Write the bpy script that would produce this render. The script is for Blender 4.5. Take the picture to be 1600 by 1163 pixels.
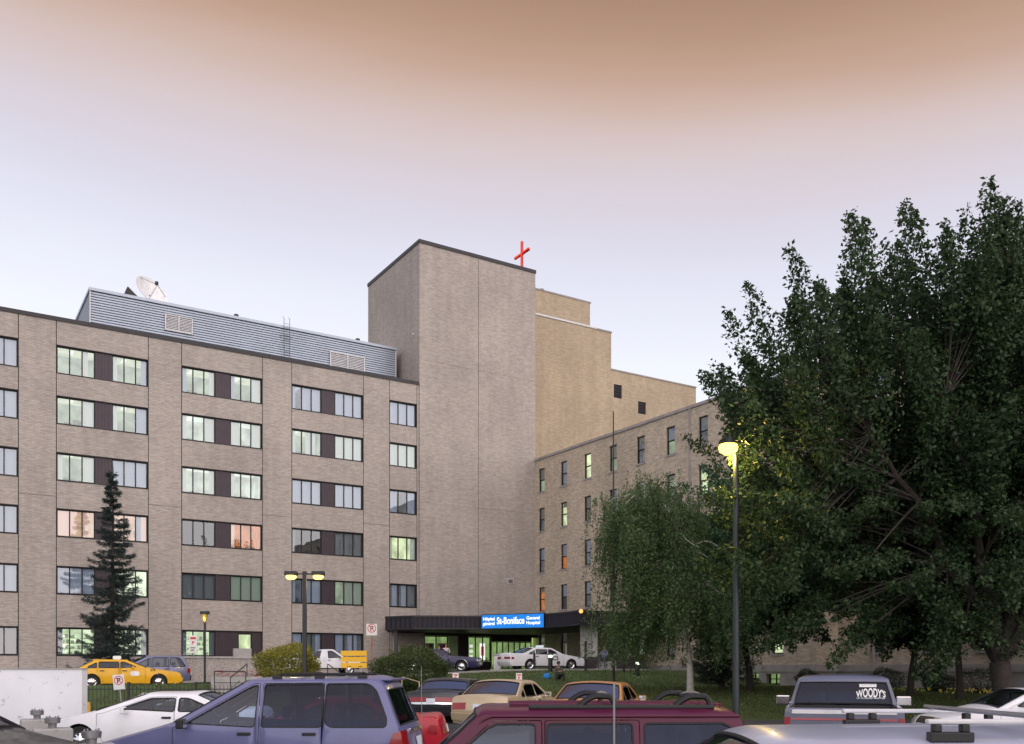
import bpy, bmesh, math, random
import numpy as np
from mathutils import Vector, Matrix
from mathutils.geometry import delaunay_2d_cdt

for _o in list(bpy.data.objects):
    bpy.data.objects.remove(_o)
SC = bpy.context.scene
COL = SC.collection
R = math.radians
rng = random.Random(7)
npr = np.random.default_rng(11)

# ------------------------------------------------------------------ camera
FPX, HOR, EYE = 1469.0, 1046.0, 1.9          # focal length in photo pixels, horizon row, eye height
cam_d = bpy.data.cameras.new('camera')
cam = bpy.data.objects.new('camera', cam_d)
COL.objects.link(cam)
cam.location = (0, 0, EYE)
cam.rotation_euler = (R(90), 0, 0)
cam_d.sensor_width = 36
cam_d.lens = FPX / 1600 * 36
cam_d.shift_y = (HOR - 581.5) / 1600
cam_d.clip_start = 0.1
cam_d.clip_end = 3000
SC.camera = cam

# ------------------------------------------------------------------ sky and light
W = bpy.data.worlds.new('World')
SC.world = W
W.use_nodes = True
nt = W.node_tree
nt.nodes.clear()
N = nt.nodes.new
out = N('ShaderNodeOutputWorld')
bg = N('ShaderNodeBackground')
tc = N('ShaderNodeTexCoord')
sep = N('ShaderNodeSeparateXYZ')
nt.links.new(tc.outputs['Generated'], sep.inputs[0])
tilt = N('ShaderNodeMath'); tilt.operation = 'MULTIPLY_ADD'
tilt.inputs[1].default_value = 0.06
nt.links.new(sep.outputs['X'], tilt.inputs[0])
nt.links.new(sep.outputs['Z'], tilt.inputs[2])
# slow unevenness of a dusk sky
nz = N('ShaderNodeTexNoise'); nz.inputs['Scale'].default_value = 2.2; nz.inputs['Detail'].default_value = 4.0
mpw = N('ShaderNodeMapping'); mpw.inputs['Scale'].default_value = (1, 1, 5); mpw.inputs['Rotation'].default_value = (.1, .15, 0)
nt.links.new(tc.outputs['Generated'], mpw.inputs[0]); nt.links.new(mpw.outputs[0], nz.inputs['Vector'])
nm = N('ShaderNodeMath'); nm.operation = 'MULTIPLY_ADD'; nm.inputs[1].default_value = 0.035
nt.links.new(nz.outputs['Fac'], nm.inputs[0]); nt.links.new(tilt.outputs[0], nm.inputs[2])
ramp = N('ShaderNodeValToRGB')
nt.links.new(nm.outputs[0], ramp.inputs[0])
stops = [(0.00, (.76, .78, .84)), (0.25, (.82, .845, .89)), (0.33, (.775, .795, .875)), (0.40, (.665, .67, .785)),
         (0.455, (.60, .57, .665)), (0.51, (.60, .485, .475)), (0.55, (.50, .325, .235)), (0.60, (.34, .195, .125)),
         (0.70, (.24, .15, .12)), (0.82, (.29, .28, .42)), (1.0, (.30, .36, .62))]
cr = ramp.color_ramp
while len(cr.elements) < len(stops):
    cr.elements.new(0.5)
for e, (p, c) in zip(cr.elements, stops):
    e.position = p; e.color = (*c, 1)
cr.interpolation = 'B_SPLINE'
SUN_AZ, SUN_EL = 205.0, 14.0     # glow low behind the camera, slightly to its right
sky = N('ShaderNodeTexSky'); sky.sky_type = 'NISHITA'; sky.sun_disc = False
sky.sun_elevation = R(2.0); sky.sun_rotation = R(160)
mixs = N('ShaderNodeMix'); mixs.data_type = 'RGBA'; mixs.blend_type = 'ADD'
mixs.inputs['Factor'].default_value = 0.02
nt.links.new(ramp.outputs[0], mixs.inputs['A']); nt.links.new(sky.outputs[0], mixs.inputs['B'])
nt.links.new(mixs.outputs['Result'], bg.inputs['Color'])
bg.inputs['Strength'].default_value = 1.0
nt.links.new(bg.outputs[0], out.inputs[0])

sun_d = bpy.data.lights.new('sun', 'SUN')
sun_d.energy = 2.75
sun_d.angle = R(115)
sun_d.color = (1.0, .905, .87)
sun = bpy.data.objects.new('sun', sun_d)
COL.objects.link(sun)
_from = Vector((math.sin(R(31)) * math.cos(R(27)), -math.cos(R(31)) * math.cos(R(27)), math.sin(R(27))))
sun.rotation_euler = (-_from).to_track_quat('-Z', 'Y').to_euler()
sun.location = (10, -20, 30)

vs = SC.view_settings
vs.view_transform = 'Standard'
vs.look = 'None'
vs.exposure = 0.2
vs.gamma = 1.0
vs.use_curve_mapping = False
SC.render.engine = 'CYCLES'
SC.cycles.use_denoising = True
try:
    SC.cycles.denoiser = 'OPENIMAGEDENOISE'
    SC.cycles.denoising_prefilter = 'ACCURATE'
except Exception:
    pass
SC.cycles.max_bounces = 6
SC.cycles.diffuse_bounces = 2
SC.cycles.glossy_bounces = 3
SC.cycles.transmission_bounces = 4
SC.cycles.transparent_max_bounces = 12
SC.cycles.caustics_reflective = False
SC.cycles.caustics_refractive = False
SC.cycles.sample_clamp_indirect = 3.0

# ------------------------------------------------------------------ helpers
def tag(o, label=None, cat=None, group=None, kind=None):
    if label: o['label'] = label
    if cat: o['category'] = cat
    if group: o['group'] = group
    if kind: o['kind'] = kind
    return o

def empty(name, loc=(0, 0, 0), rz=0.0, parent=None):
    o = bpy.data.objects.new(name, None)
    COL.objects.link(o)
    o.location = loc
    o.rotation_euler = (0, 0, rz)
    o.empty_display_size = 0.2
    if parent: o.parent = parent
    return o

def link_mesh(name, me, parent=None, loc=(0, 0, 0), rz=0.0):
    o = bpy.data.objects.new(name, me)
    COL.objects.link(o)
    o.location = loc
    o.rotation_euler = (0, 0, rz)
    if parent: o.parent = parent
    return o

def raw_mesh(name, v, f, mats, mi=None, smooth=False, angle=None):
    me = bpy.data.meshes.new(name)
    me.from_pydata([tuple(p) for p in v], [], [tuple(q) for q in f])
    for m in (mats if isinstance(mats, (list, tuple)) else [mats]):
        me.materials.append(m)
    if mi is not None and len(mi) == len(me.polygons):
        me.polygons.foreach_set('material_index', mi)
    if smooth:
        me.polygons.foreach_set('use_smooth', [True] * len(me.polygons))
        if angle:
            me.set_sharp_from_angle(angle=R(angle))
    me.update()
    return me

def copy_tree(o, parent=None):
    c = o.copy(); COL.objects.link(c)
    if parent is not None: c.parent = parent
    for ch in list(o.children):
        copy_tree(ch, c)
    return c

class MB:
    def __init__(self): self.v, self.f, self.m = [], [], []
    def face(self, pts, mi=0):
        k = len(self.v); self.v += [tuple(p) for p in pts]; self.f.append(tuple(range(k, k + len(pts)))); self.m.append(mi); return self
    def box(self, x0, x1, y0, y1, z0, z1, mi=0):
        k = len(self.v)
        self.v += [(x0, y0, z0), (x1, y0, z0), (x1, y1, z0), (x0, y1, z0), (x0, y0, z1), (x1, y0, z1), (x1, y1, z1), (x0, y1, z1)]
        for q in ((0, 3, 2, 1), (4, 5, 6, 7), (0, 1, 5, 4), (1, 2, 6, 5), (2, 3, 7, 6), (3, 0, 4, 7)):
            self.f.append(tuple(k + i for i in q)); self.m.append(mi)
        return self
    def tube(self, pts, r, n=8, mi=0, cap=True):
        pts = [Vector(p) for p in pts]
        rs = list(r) if isinstance(r, (list, tuple)) else [r] * len(pts)
        k0 = len(self.v); prev = None
        for i, p in enumerate(pts):
            d = (pts[min(i + 1, len(pts) - 1)] - pts[max(i - 1, 0)])
            d = d.normalized() if d.length > 1e-9 else Vector((0, 0, 1))
            if prev is None:
                a = d.orthogonal().normalized()
            else:
                a = (prev - d * prev.dot(d))
                a = a.normalized() if a.length > 1e-6 else d.orthogonal().normalized()
            prev = a; b = d.cross(a)
            for j in range(n):
                t = 2 * math.pi * j / n
                self.v.append(tuple(p + (a * math.cos(t) + b * math.sin(t)) * rs[i]))
        for i in range(len(pts) - 1):
            for j in range(n):
                a0 = k0 + i * n + j; b0 = k0 + i * n + (j + 1) % n
                self.f.append((a0, b0, b0 + n, a0 + n)); self.m.append(mi)
        if cap:
            self.f.append(tuple(k0 + j for j in reversed(range(n)))); self.m.append(mi)
            e = k0 + (len(pts) - 1) * n
            self.f.append(tuple(e + j for j in range(n))); self.m.append(mi)
        return self
    def lathe(self, prof, org=(0, 0, 0), axis='z', n=20, mi=0):
        k0 = len(self.v); ox, oy, oz = org
        for (r, h) in prof:
            for j in range(n):
                t = 2 * math.pi * j / n; a, b = r * math.cos(t), r * math.sin(t)
                self.v.append((ox + a, oy + b, oz + h) if axis == 'z' else (ox + a, oy + h, oz + b))
        for i in range(len(prof) - 1):
            for j in range(n):
                a0 = k0 + i * n + j; b0 = k0 + i * n + (j + 1) % n
                self.f.append((a0, b0, b0 + n, a0 + n) if axis == 'z' else (a0, a0 + n, b0 + n, b0)); self.m.append(mi)
        return self
    def prism(self, poly, z0, z1, mi=0):
        n = len(poly); k = len(self.v)
        self.v += [(x, y, z0) for x, y in poly] + [(x, y, z1) for x, y in poly]
        self.f.append(tuple(k + i for i in reversed(range(n)))); self.m.append(mi)
        self.f.append(tuple(k + n + i for i in range(n))); self.m.append(mi)
        for i in range(n):
            j = (i + 1) % n
            self.f.append((k + i, k + j, k + n + j, k + n + i)); self.m.append(mi)
        return self
    def build(self, name, mats, parent=None, loc=(0, 0, 0), rz=0.0, smooth=False, angle=40, bevel=0):
        o = link_mesh(name, raw_mesh(name, self.v, self.f, mats, self.m, smooth, angle), parent, loc, rz)
        if bevel:
            b = o.modifiers.new('bevel', 'BEVEL'); b.width = bevel; b.segments = 2; b.limit_method = 'ANGLE'
        return o

# ------------------------------------------------------------------ materials
def nodes_mat(name):
    m = bpy.data.materials.new(name); m.use_nodes = True
    t = m.node_tree; t.nodes.clear()
    o = t.nodes.new('ShaderNodeOutputMaterial')
    return m, t, o

def pbr(name, col, rough=.6, metal=0.0, var=.12, scale=4.0, bump=0.0, bscale=40.0, coat=0.0, spec=.5, coords='Object', stain=0.0):
    m, t, o = nodes_mat(name)
    b = t.nodes.new('ShaderNodeBsdfPrincipled')
    b.inputs['Roughness'].default_value = rough
    b.inputs['Metallic'].default_value = metal
    b.inputs['Coat Weight'].default_value = coat
    b.inputs['Coat Roughness'].default_value = .06
    b.inputs['Specular IOR Level'].default_value = spec
    tcn = t.nodes.new('ShaderNodeTexCoord')
    n = t.nodes.new('ShaderNodeTexNoise'); n.inputs['Scale'].default_value = scale; n.inputs['Detail'].default_value = 5
    t.links.new(tcn.outputs[coords], n.inputs['Vector'])
    hsv = t.nodes.new('ShaderNodeHueSaturation'); hsv.inputs['Color'].default_value = (*col, 1)
    mr = t.nodes.new('ShaderNodeMapRange')
    mr.inputs['From Min'].default_value = .3; mr.inputs['From Max'].default_value = .7
    mr.inputs['To Min'].default_value = 1 - var; mr.inputs['To Max'].default_value = 1 + var
    t.links.new(n.outputs['Fac'], mr.inputs['Value']); t.links.new(mr.outputs[0], hsv.inputs['Value'])
    last = hsv.outputs[0]
    if stain:
        n2 = t.nodes.new('ShaderNodeTexNoise'); n2.inputs['Scale'].default_value = scale * 7; n2.inputs['Detail'].default_value = 8
        t.links.new(tcn.outputs[coords], n2.inputs['Vector'])
        cr2 = t.nodes.new('ShaderNodeValToRGB'); cr2.color_ramp.elements[0].position = .62; cr2.color_ramp.elements[1].position = .74
        t.links.new(n2.outputs['Fac'], cr2.inputs[0])
        mx = t.nodes.new('ShaderNodeMix'); mx.data_type = 'RGBA'; mx.blend_type = 'MULTIPLY'
        mx.inputs['B'].default_value = (1 - stain, 1 - stain, 1 - stain, 1)
        t.links.new(cr2.outputs[0], mx.inputs['Factor']); t.links.new(last, mx.inputs['A']); last = mx.outputs['Result']
    t.links.new(last, b.inputs['Base Color'])
    if bump:
        n3 = t.nodes.new('ShaderNodeTexNoise'); n3.inputs['Scale'].default_value = bscale; n3.inputs['Detail'].default_value = 4
        t.links.new(tcn.outputs[coords], n3.inputs['Vector'])
        bp = t.nodes.new('ShaderNodeBump'); bp.inputs['Strength'].default_value = bump; bp.inputs['Distance'].default_value = .02
        t.links.new(n3.outputs['Fac'], bp.inputs['Height']); t.links.new(bp.outputs[0], b.inputs['Normal'])
    t.links.new(b.outputs[0], o.inputs[0])
    return m

def brick(name, c1, c2, mortar, bw=.24, bh=.082, rough=.85):
    m, t, o = nodes_mat(name)
    L = t.links.new
    b = t.nodes.new('ShaderNodeBsdfPrincipled'); b.inputs['Roughness'].default_value = rough
    b.inputs['Specular IOR Level'].default_value = .25
    tcn = t.nodes.new('ShaderNodeTexCoord')
    s = t.nodes.new('ShaderNodeSeparateXYZ'); L(tcn.outputs['Object'], s.inputs[0])
    ad = t.nodes.new('ShaderNodeMath'); ad.operation = 'ADD'; L(s.outputs['X'], ad.inputs[0]); L(s.outputs['Y'], ad.inputs[1])
    cb = t.nodes.new('ShaderNodeCombineXYZ'); L(ad.outputs[0], cb.inputs['X']); L(s.outputs['Z'], cb.inputs['Y'])
    bt = t.nodes.new('ShaderNodeTexBrick')
    bt.inputs['Scale'].default_value = 1.0
    bt.inputs['Brick Width'].default_value = bw; bt.inputs['Row Height'].default_value = bh
    bt.inputs['Mortar Size'].default_value = .010; bt.inputs['Mortar Smooth'].default_value = .3
    bt.inputs['Color1'].default_value = (*c1, 1); bt.inputs['Color2'].default_value = (*c2, 1); bt.inputs['Mortar'].default_value = (*mortar, 1)
    bt.inputs['Bias'].default_value = 0.0
    L(cb.outputs[0], bt.inputs['Vector'])
    # streaky darker courses and large weathering
    mp = t.nodes.new('ShaderNodeMapping'); mp.inputs['Scale'].default_value = (1.3, 7.5, 1)
    L(cb.outputs[0], mp.inputs[0])
    n = t.nodes.new('ShaderNodeTexNoise'); n.inputs['Scale'].default_value = 1.0; n.inputs['Detail'].default_value = 6; n.inputs['Roughness'].default_value = .75
    L(mp.outputs[0], n.inputs['Vector'])
    mr = t.nodes.new('ShaderNodeMapRange'); mr.inputs['From Min'].default_value = .32; mr.inputs['From Max'].default_value = .68
    mr.inputs['To Min'].default_value = .83; mr.inputs['To Max'].default_value = 1.12
    L(n.outputs['Fac'], mr.inputs['Value'])
    n2 = t.nodes.new('ShaderNodeTexNoise'); n2.inputs['Scale'].default_value = .22; n2.inputs['Detail'].default_value = 3
    L(cb.outputs[0], n2.inputs['Vector'])
    mr2 = t.nodes.new('ShaderNodeMapRange'); mr2.inputs['From Min'].default_value = .3; mr2.inputs['From Max'].default_value = .7
    mr2.inputs['To Min'].default_value = .9; mr2.inputs['To Max'].default_value = 1.08
    L(n2.outputs['Fac'], mr2.inputs['Value'])
    mp3 = t.nodes.new('ShaderNodeMapping'); mp3.inputs['Scale'].default_value = (1.6, .09, 1); L(cb.outputs[0], mp3.inputs[0])
    n3 = t.nodes.new('ShaderNodeTexNoise'); n3.inputs['Scale'].default_value = 1.0; n3.inputs['Detail'].default_value = 5; n3.inputs['Roughness'].default_value = .65
    L(mp3.outputs[0], n3.inputs['Vector'])
    mr3 = t.nodes.new('ShaderNodeMapRange'); mr3.inputs['From Min'].default_value = .35; mr3.inputs['From Max'].default_value = .62
    mr3.inputs['To Min'].default_value = .92; mr3.inputs['To Max'].default_value = 1.02
    L(n3.outputs['Fac'], mr3.inputs['Value'])
    mu0 = t.nodes.new('ShaderNodeMath'); mu0.operation = 'MULTIPLY'; L(mr2.outputs[0], mu0.inputs[0]); L(mr3.outputs[0], mu0.inputs[1])
    mu = t.nodes.new('ShaderNodeMath'); mu.operation = 'MULTIPLY'; L(mr.outputs[0], mu.inputs[0]); L(mu0.outputs[0], mu.inputs[1])
    h = t.nodes.new('ShaderNodeHueSaturation'); L(bt.outputs['Color'], h.inputs['Color']); L(mu.outputs[0], h.inputs['Value'])
    L(h.outputs[0], b.inputs['Base Color'])
    bp = t.nodes.new('ShaderNodeBump'); bp.inputs['Strength'].default_value = .5; bp.inputs['Distance'].default_value = .01; bp.invert = True
    L(bt.outputs['Fac'], bp.inputs['Height']); L(bp.outputs[0], b.inputs['Normal'])
    L(b.outputs[0], o.inputs[0])
    return m

def glass(name, tint=(.85, .9, .9), refl=.10, rough=.0, ior=1.5, gcol=(.95, .97, 1)):
    m, t, o = nodes_mat(name)
    L = t.links.new
    tr = t.nodes.new('ShaderNodeBsdfTransparent'); tr.inputs[0].default_value = (*tint, 1)
    gl = t.nodes.new('ShaderNodeBsdfGlossy'); gl.inputs['Roughness'].default_value = rough
    gl.inputs['Color'].default_value = (*gcol, 1)
    fr = t.nodes.new('ShaderNodeFresnel'); fr.inputs['IOR'].default_value = ior
    ad = t.nodes.new('ShaderNodeMath'); ad.operation = 'MULTIPLY_ADD'; ad.inputs[1].default_value = 1.0; ad.inputs[2].default_value = refl; ad.use_clamp = True
    L(fr.outputs[0], ad.inputs[0])
    # rolled glass is never quite flat
    tcn = t.nodes.new('ShaderNodeTexCoord')
    n = t.nodes.new('ShaderNodeTexNoise'); n.inputs['Scale'].default_value = 1.2
    L(tcn.outputs['Object'], n.inputs['Vector'])
    bp = t.nodes.new('ShaderNodeBump'); bp.inputs['Strength'].default_value = .03; bp.inputs['Distance'].default_value = .05
    L(n.outputs['Fac'], bp.inputs['Height']); L(bp.outputs[0], gl.inputs['Normal'])
    mx = t.nodes.new('ShaderNodeMixShader')
    L(ad.outputs[0], mx.inputs[0]); L(tr.outputs[0], mx.inputs[1]); L(gl.outputs[0], mx.inputs[2]); L(mx.outputs[0], o.inputs[0])
    return m

def emit(name, col, st, var=0.0, scale=1.5):
    m, t, o = nodes_mat(name)
    e = t.nodes.new('ShaderNodeEmission'); e.inputs['Color'].default_value = (*col, 1); e.inputs['Strength'].default_value = st
    if var:
        tcn = t.nodes.new('ShaderNodeTexCoord')
        n = t.nodes.new('ShaderNodeTexNoise'); n.inputs['Scale'].default_value = scale; n.inputs['Detail'].default_value = 4
        t.links.new(tcn.outputs['Object'], n.inputs['Vector'])
        mr = t.nodes.new('ShaderNodeMapRange'); mr.inputs['From Min'].default_value = .35; mr.inputs['From Max'].default_value = .65
        mr.inputs['To Min'].default_value = st * (1 - var); mr.inputs['To Max'].default_value = st * (1 + var)
        t.links.new(n.outputs['Fac'], mr.inputs['Value']); t.links.new(mr.outputs[0], e.inputs['Strength'])
    t.links.new(e.outputs[0], o.inputs[0])
    return m

def glow_cloth(name, col, st, ecol):
    """curtain with its own glow in place of light on or behind it"""
    m, t, o = nodes_mat(name)
    b = t.nodes.new('ShaderNodeBsdfPrincipled'); b.inputs['Base Color'].default_value = (*col, 1); b.inputs['Roughness'].default_value = .9
    b.inputs['Emission Color'].default_value = (*ecol, 1); b.inputs['Emission Strength'].default_value = st  # emission stands in for light shining through the cloth
    t.links.new(b.outputs[0], o.inputs[0])
    return m

def leafmat(name, c1, c2, trans=.35, rough=.55):
    m, t, o = nodes_mat(name)
    L = t.links.new
    g = t.nodes.new('ShaderNodeNewGeometry')
    mx = t.nodes.new('ShaderNodeMix'); mx.data_type = 'RGBA'
    mx.inputs['A'].default_value = (*c1, 1); mx.inputs['B'].default_value = (*c2, 1)
    L(g.outputs['Random Per Island'], mx.inputs['Factor'])
    b = t.nodes.new('ShaderNodeBsdfPrincipled'); b.inputs['Roughness'].default_value = rough; b.inputs['Specular IOR Level'].default_value = .3
    L(mx.outputs['Result'], b.inputs['Base Color'])
    tl = t.nodes.new('ShaderNodeBsdfTranslucent'); L(mx.outputs['Result'], tl.inputs[0])
    ms = t.nodes.new('ShaderNodeMixShader'); ms.inputs[0].default_value = trans
    L(b.outputs[0], ms.inputs[1]); L(tl.outputs[0], ms.inputs[2]); L(ms.outputs[0], o.inputs[0])
    return m

M = {}
M['brick'] = brick('brown_brick', (.50, .447, .404), (.40, .355, .32), (.31, .28, .258), .26, .10)
M['brick_buff'] = brick('buff_brick', (.53, .43, .31), (.44, .35, .245), (.36, .30, .225), .26, .10)
M['brick_old'] = brick('old_mottled_brick', (.64, .555, .44), (.44, .37, .285), (.50, .45, .385), .26, .10)
M['coping'] = pbr('dark_metal_coping', (.035, .032, .036), .5, .3)
M['black_frame'] = pbr('black_aluminium', (.012, .012, .014), .4, .4)
M['brown_panel'] = pbr('plum_brown_panel', (.050, .036, .046), .45, .3, var=.1)
M['joint'] = pbr('joint_sealant', (.02, .018, .018), .9)
M['stone'] = pbr('grey_limestone', (.34, .32, .32), .8, var=.15, scale=1.5, bump=.2)
M['concrete'] = pbr('weathered_concrete', (.38, .37, .36), .85, var=.14, scale=2.0, bump=.25, bscale=30, stain=.25)
M['white_concrete'] = pbr('painted_white_concrete', (.80, .81, .86), .7, var=.07, scale=.9, bump=.2, bscale=25, stain=.40)
M['pebble'] = pbr('exposed_aggregate', (.36, .33, .31), .9, var=.45, scale=14, bump=.6, bscale=22)
M['asphalt'] = pbr('asphalt', (.055, .055, .058), .85, var=.25, scale=.8, bump=.3, bscale=60)
M['path'] = pbr('concrete_paving', (.33, .31, .29), .85, var=.12, scale=1.2, bump=.15)
M['corr'] = pbr('galvanised_cladding', (.38, .43, .51), .42, .4, var=.06, scale=.8)
M['alu'] = pbr('white_louvre_paint', (.66, .66, .68), .5)
M['steel'] = pbr('grey_steel', (.30, .30, .31), .4, .7)
M['dark_steel'] = pbr('dark_painted_steel', (.03, .032, .035), .45, .3)
M['black'] = pbr('black_plastic', (.012, .012, .014), .5)
M['rubber'] = pbr('rubber', (.018, .018, .019), .8)
M['chrome'] = pbr('chrome', (.75, .75, .77), .12, 1.0, var=.02)
M['white'] = pbr('white_paint', (.78, .78, .78), .4)
M['glass'] = glass('window_glass', (.80, .86, .86), .11)
M['glass_old'] = glass('sash_glass', (.75, .8, .8), .10)
# ------------------------------------------------------------------ site geometry
A = math.atan2(1469, 2348)                    # direction of the long brick front
CA, SA = math.cos(A), math.sin(A)
P0 = (-29.08, 60.0)
def TO(t, o, z=0.0):                           # along the front, out from the front
    return (P0[0] + t * CA + o * SA, P0[1] + t * SA - o * CA, z)
def inv_to(X, Y):
    dx, dy = X - P0[0], Y - P0[1]
    return dx * CA + dy * SA, dx * SA - dy * CA
def at(px, Y):
    return (px - 800) / FPX * Y
def zat(py, Y):
    return EYE + (HOR - py) / FPX * Y
def sm(a, b, x):
    u = min(1.0, max(0.0, (x - a) / (b - a))); return u * u * (3 - 2 * u)
def zdrive(t): return .95 + .88 * sm(2, 24, t)
def lot(Y): return .2 * sm(15, 31, Y)
def terrain(X, Y):
    if Y < 31.6: return lot(Y)
    t, o = inv_to(X, Y)
    low = .28 + .62 * min(1.0, max(0.0, (Y - 33) / 17.0))
    f = 1 - sm(20.5, 27.5, o)
    z = low + (zdrive(t) - low) * f
    z += .32 * math.exp(-((o - 22.3) / 1.3) ** 2) * (1 - sm(3, 12, t))
    return z

def sheet(name, fn, us, vs_, mat, kind='structure', dz=0.0):
    v = []; f = []
    for u in us:
        for w in vs_:
            x, y = fn(u, w); v.append((x, y, terrain(x, y) + dz))
    n = len(vs_)
    for i in range(len(us) - 1):
        for j in range(n - 1):
            f.append((i * n + j, (i + 1) * n + j, (i + 1) * n + j + 1, i * n + j + 1))
    me = raw_mesh(name, v, f, mat, smooth=True)
    bm = bmesh.new(); bm.from_mesh(me); bmesh.ops.recalc_face_normals(bm, faces=bm.faces)
    if bm.faces and sum(fc.normal.z for fc in bm.faces) < 0: bmesh.ops.reverse_faces(bm, faces=bm.faces)
    bm.to_mesh(me); bm.free()
    return tag(link_mesh(name, me), kind=kind)

def lin(a, b, n): return [a + (b - a) * i / (n - 1) for i in range(n)]

def grass_mat():
    m, t, o = nodes_mat('lawn_grass')
    L = t.links.new
    b = t.nodes.new('ShaderNodeBsdfPrincipled'); b.inputs['Roughness'].default_value = .8; b.inputs['Specular IOR Level'].default_value = .2
    tcn = t.nodes.new('ShaderNodeTexCoord')
    n = t.nodes.new('ShaderNodeTexNoise'); n.inputs['Scale'].default_value = .35; n.inputs['Detail'].default_value = 8; n.inputs['Roughness'].default_value = .7
    L(tcn.outputs['Object'], n.inputs['Vector'])
    cr_ = t.nodes.new('ShaderNodeValToRGB')
    cr_.color_ramp.elements[0].position = .38; cr_.color_ramp.elements[0].color = (.062, .080, .030, 1)
    cr_.color_ramp.elements[1].position = .68; cr_.color_ramp.elements[1].color = (.090, .155, .045, 1)
    L(n.outputs['Fac'], cr_.inputs[0]); L(cr_.outputs[0], b.inputs['Base Color'])
    n2 = t.nodes.new('ShaderNodeTexNoise'); n2.inputs['Scale'].default_value = 18; n2.inputs['Detail'].default_value = 6
    L(tcn.outputs['Object'], n2.inputs['Vector'])
    bp = t.nodes.new('ShaderNodeBump'); bp.inputs['Strength'].default_value = .8; bp.inputs['Distance'].default_value = .06
    L(n2.outputs['Fac'], bp.inputs['Height']); L(bp.outputs[0], b.inputs['Normal'])
    L(b.outputs[0], o.inputs[0])
    return m
M['grass'] = grass_mat()

# parking lot and far ground in one sheet, lawn, driveway and paving above it
gy = [-700, -100, 0, 8, 14] + lin(15, 31, 17) + [32.2, 60, 200, 900]
v = []; f = []
for y in gy:
    for x in (-900, -120, 120, 900): v.append((x, y, lot(y) if y < 33 else .2))
for i in range(len(gy) - 1):
    for j in range(3): f.append((i * 4 + j, i * 4 + j + 1, (i + 1) * 4 + j + 1, (i + 1) * 4 + j))
tag(link_mesh('ground', raw_mesh('ground', v, f, M['asphalt'], smooth=True)), kind='structure')

def in_drive(X, Y):
    t, o = inv_to(X, Y)
    return -60 < t < 31.0 and 8.8 < o < 20.5
lawn_x, lawn_y = lin(-62, 62, 156), lin(31.62, 112, 114)
v = [(x, y, (lot(31.6) - .01 if y < 31.7 else terrain(x, y)) - (.12 if in_drive(x, y) or inv_to(x, y)[1] < 8.8 else 0)) for x in lawn_x for y in lawn_y]
ny = len(lawn_y)
f = [(i * ny + j, (i + 1) * ny + j, (i + 1) * ny + j + 1, i * ny + j + 1) for i in range(len(lawn_x) - 1) for j in range(ny - 1)]
tag(link_mesh('lawn', raw_mesh('lawn', v, f, M['grass'], smooth=True)), kind='structure')
sheet('driveway', lambda t, o: TO(t, o)[:2], lin(-34, 31.3, 60), lin(8.6, 20.4, 12), M['asphalt'], dz=.02)
sheet('pavement', lambda t, o: TO(t, o)[:2], lin(-34, 36.6, 60), lin(-.2, 8.6, 10), M['path'], dz=.06)
sheet('footpath', lambda x, y: (x, y), lin(-62, -5.5, 40), [31.61, 32.3, 33.1], M['path'], dz=.03)
# kerbs
k = MB()
for i in range(26):
    x0 = -62 + i * 2.13
    k.box(x0, x0 + 2.12, 31.44, 31.6, .1, .345)
tag(k.build('kerb', M['concrete']), kind='structure')
k = MB()
pts = [TO(t, 20.5) for t in lin(-34, 31.3, 70)]
for a, b in zip(pts[:-1], pts[1:]):
    for q, (o0, o1) in enumerate(((0, 0),)):
        za, zb = terrain(a[0], a[1]), terrain(b[0], b[1])
        nx, nyv = SA * .16, -CA * .16
        k.face([(a[0], a[1], za - .1), (b[0], b[1], zb - .1), (b[0], b[1], zb + .10), (a[0], a[1], za + .10)])
        k.face([(a[0], a[1], za + .10), (b[0], b[1], zb + .10), (b[0] + nx, b[1] + nyv, zb + .10), (a[0] + nx, a[1] + nyv, za + .10)])
        k.face([(a[0] + nx, a[1] + nyv, za + .10), (b[0] + nx, b[1] + nyv, zb + .10), (b[0] + nx, b[1] + nyv, zb - .2), (a[0] + nx, a[1] + nyv, za - .2)])
tag(k.build('driveway_kerb', M['concrete']), kind='structure')

# grass blades on the lawn that faces the camera
def blades(n):
    X = npr.uniform(-17, 20, n * 3); Y = npr.uniform(31.7, 58, n * 3)
    keep = []
    for i in range(n * 3):
        t, o = inv_to(X[i], Y[i])
        if o > 20.9 and t < 36: keep.append(i)
        if len(keep) >= n: break
    X, Y = X[keep], Y[keep]; m = len(keep)
    Z = np.array([terrain(a, b) for a, b in zip(X, Y)])
    ang = npr.uniform(0, 2 * np.pi, m); h = npr.uniform(.04, .10, m); w = npr.uniform(.012, .03, m)
    lean = npr.normal(0, .03, (m, 2))
    v = np.zeros((m, 3, 3))
    v[:, 0] = np.stack([X - np.cos(ang) * w, Y - np.sin(ang) * w, Z - .01], 1)
    v[:, 1] = np.stack([X + np.cos(ang) * w, Y + np.sin(ang) * w, Z - .01], 1)
    v[:, 2] = np.stack([X + lean[:, 0], Y + lean[:, 1], Z + h], 1)
    return v.reshape(-1, 3), np.arange(m * 3).reshape(m, 3)

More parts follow.
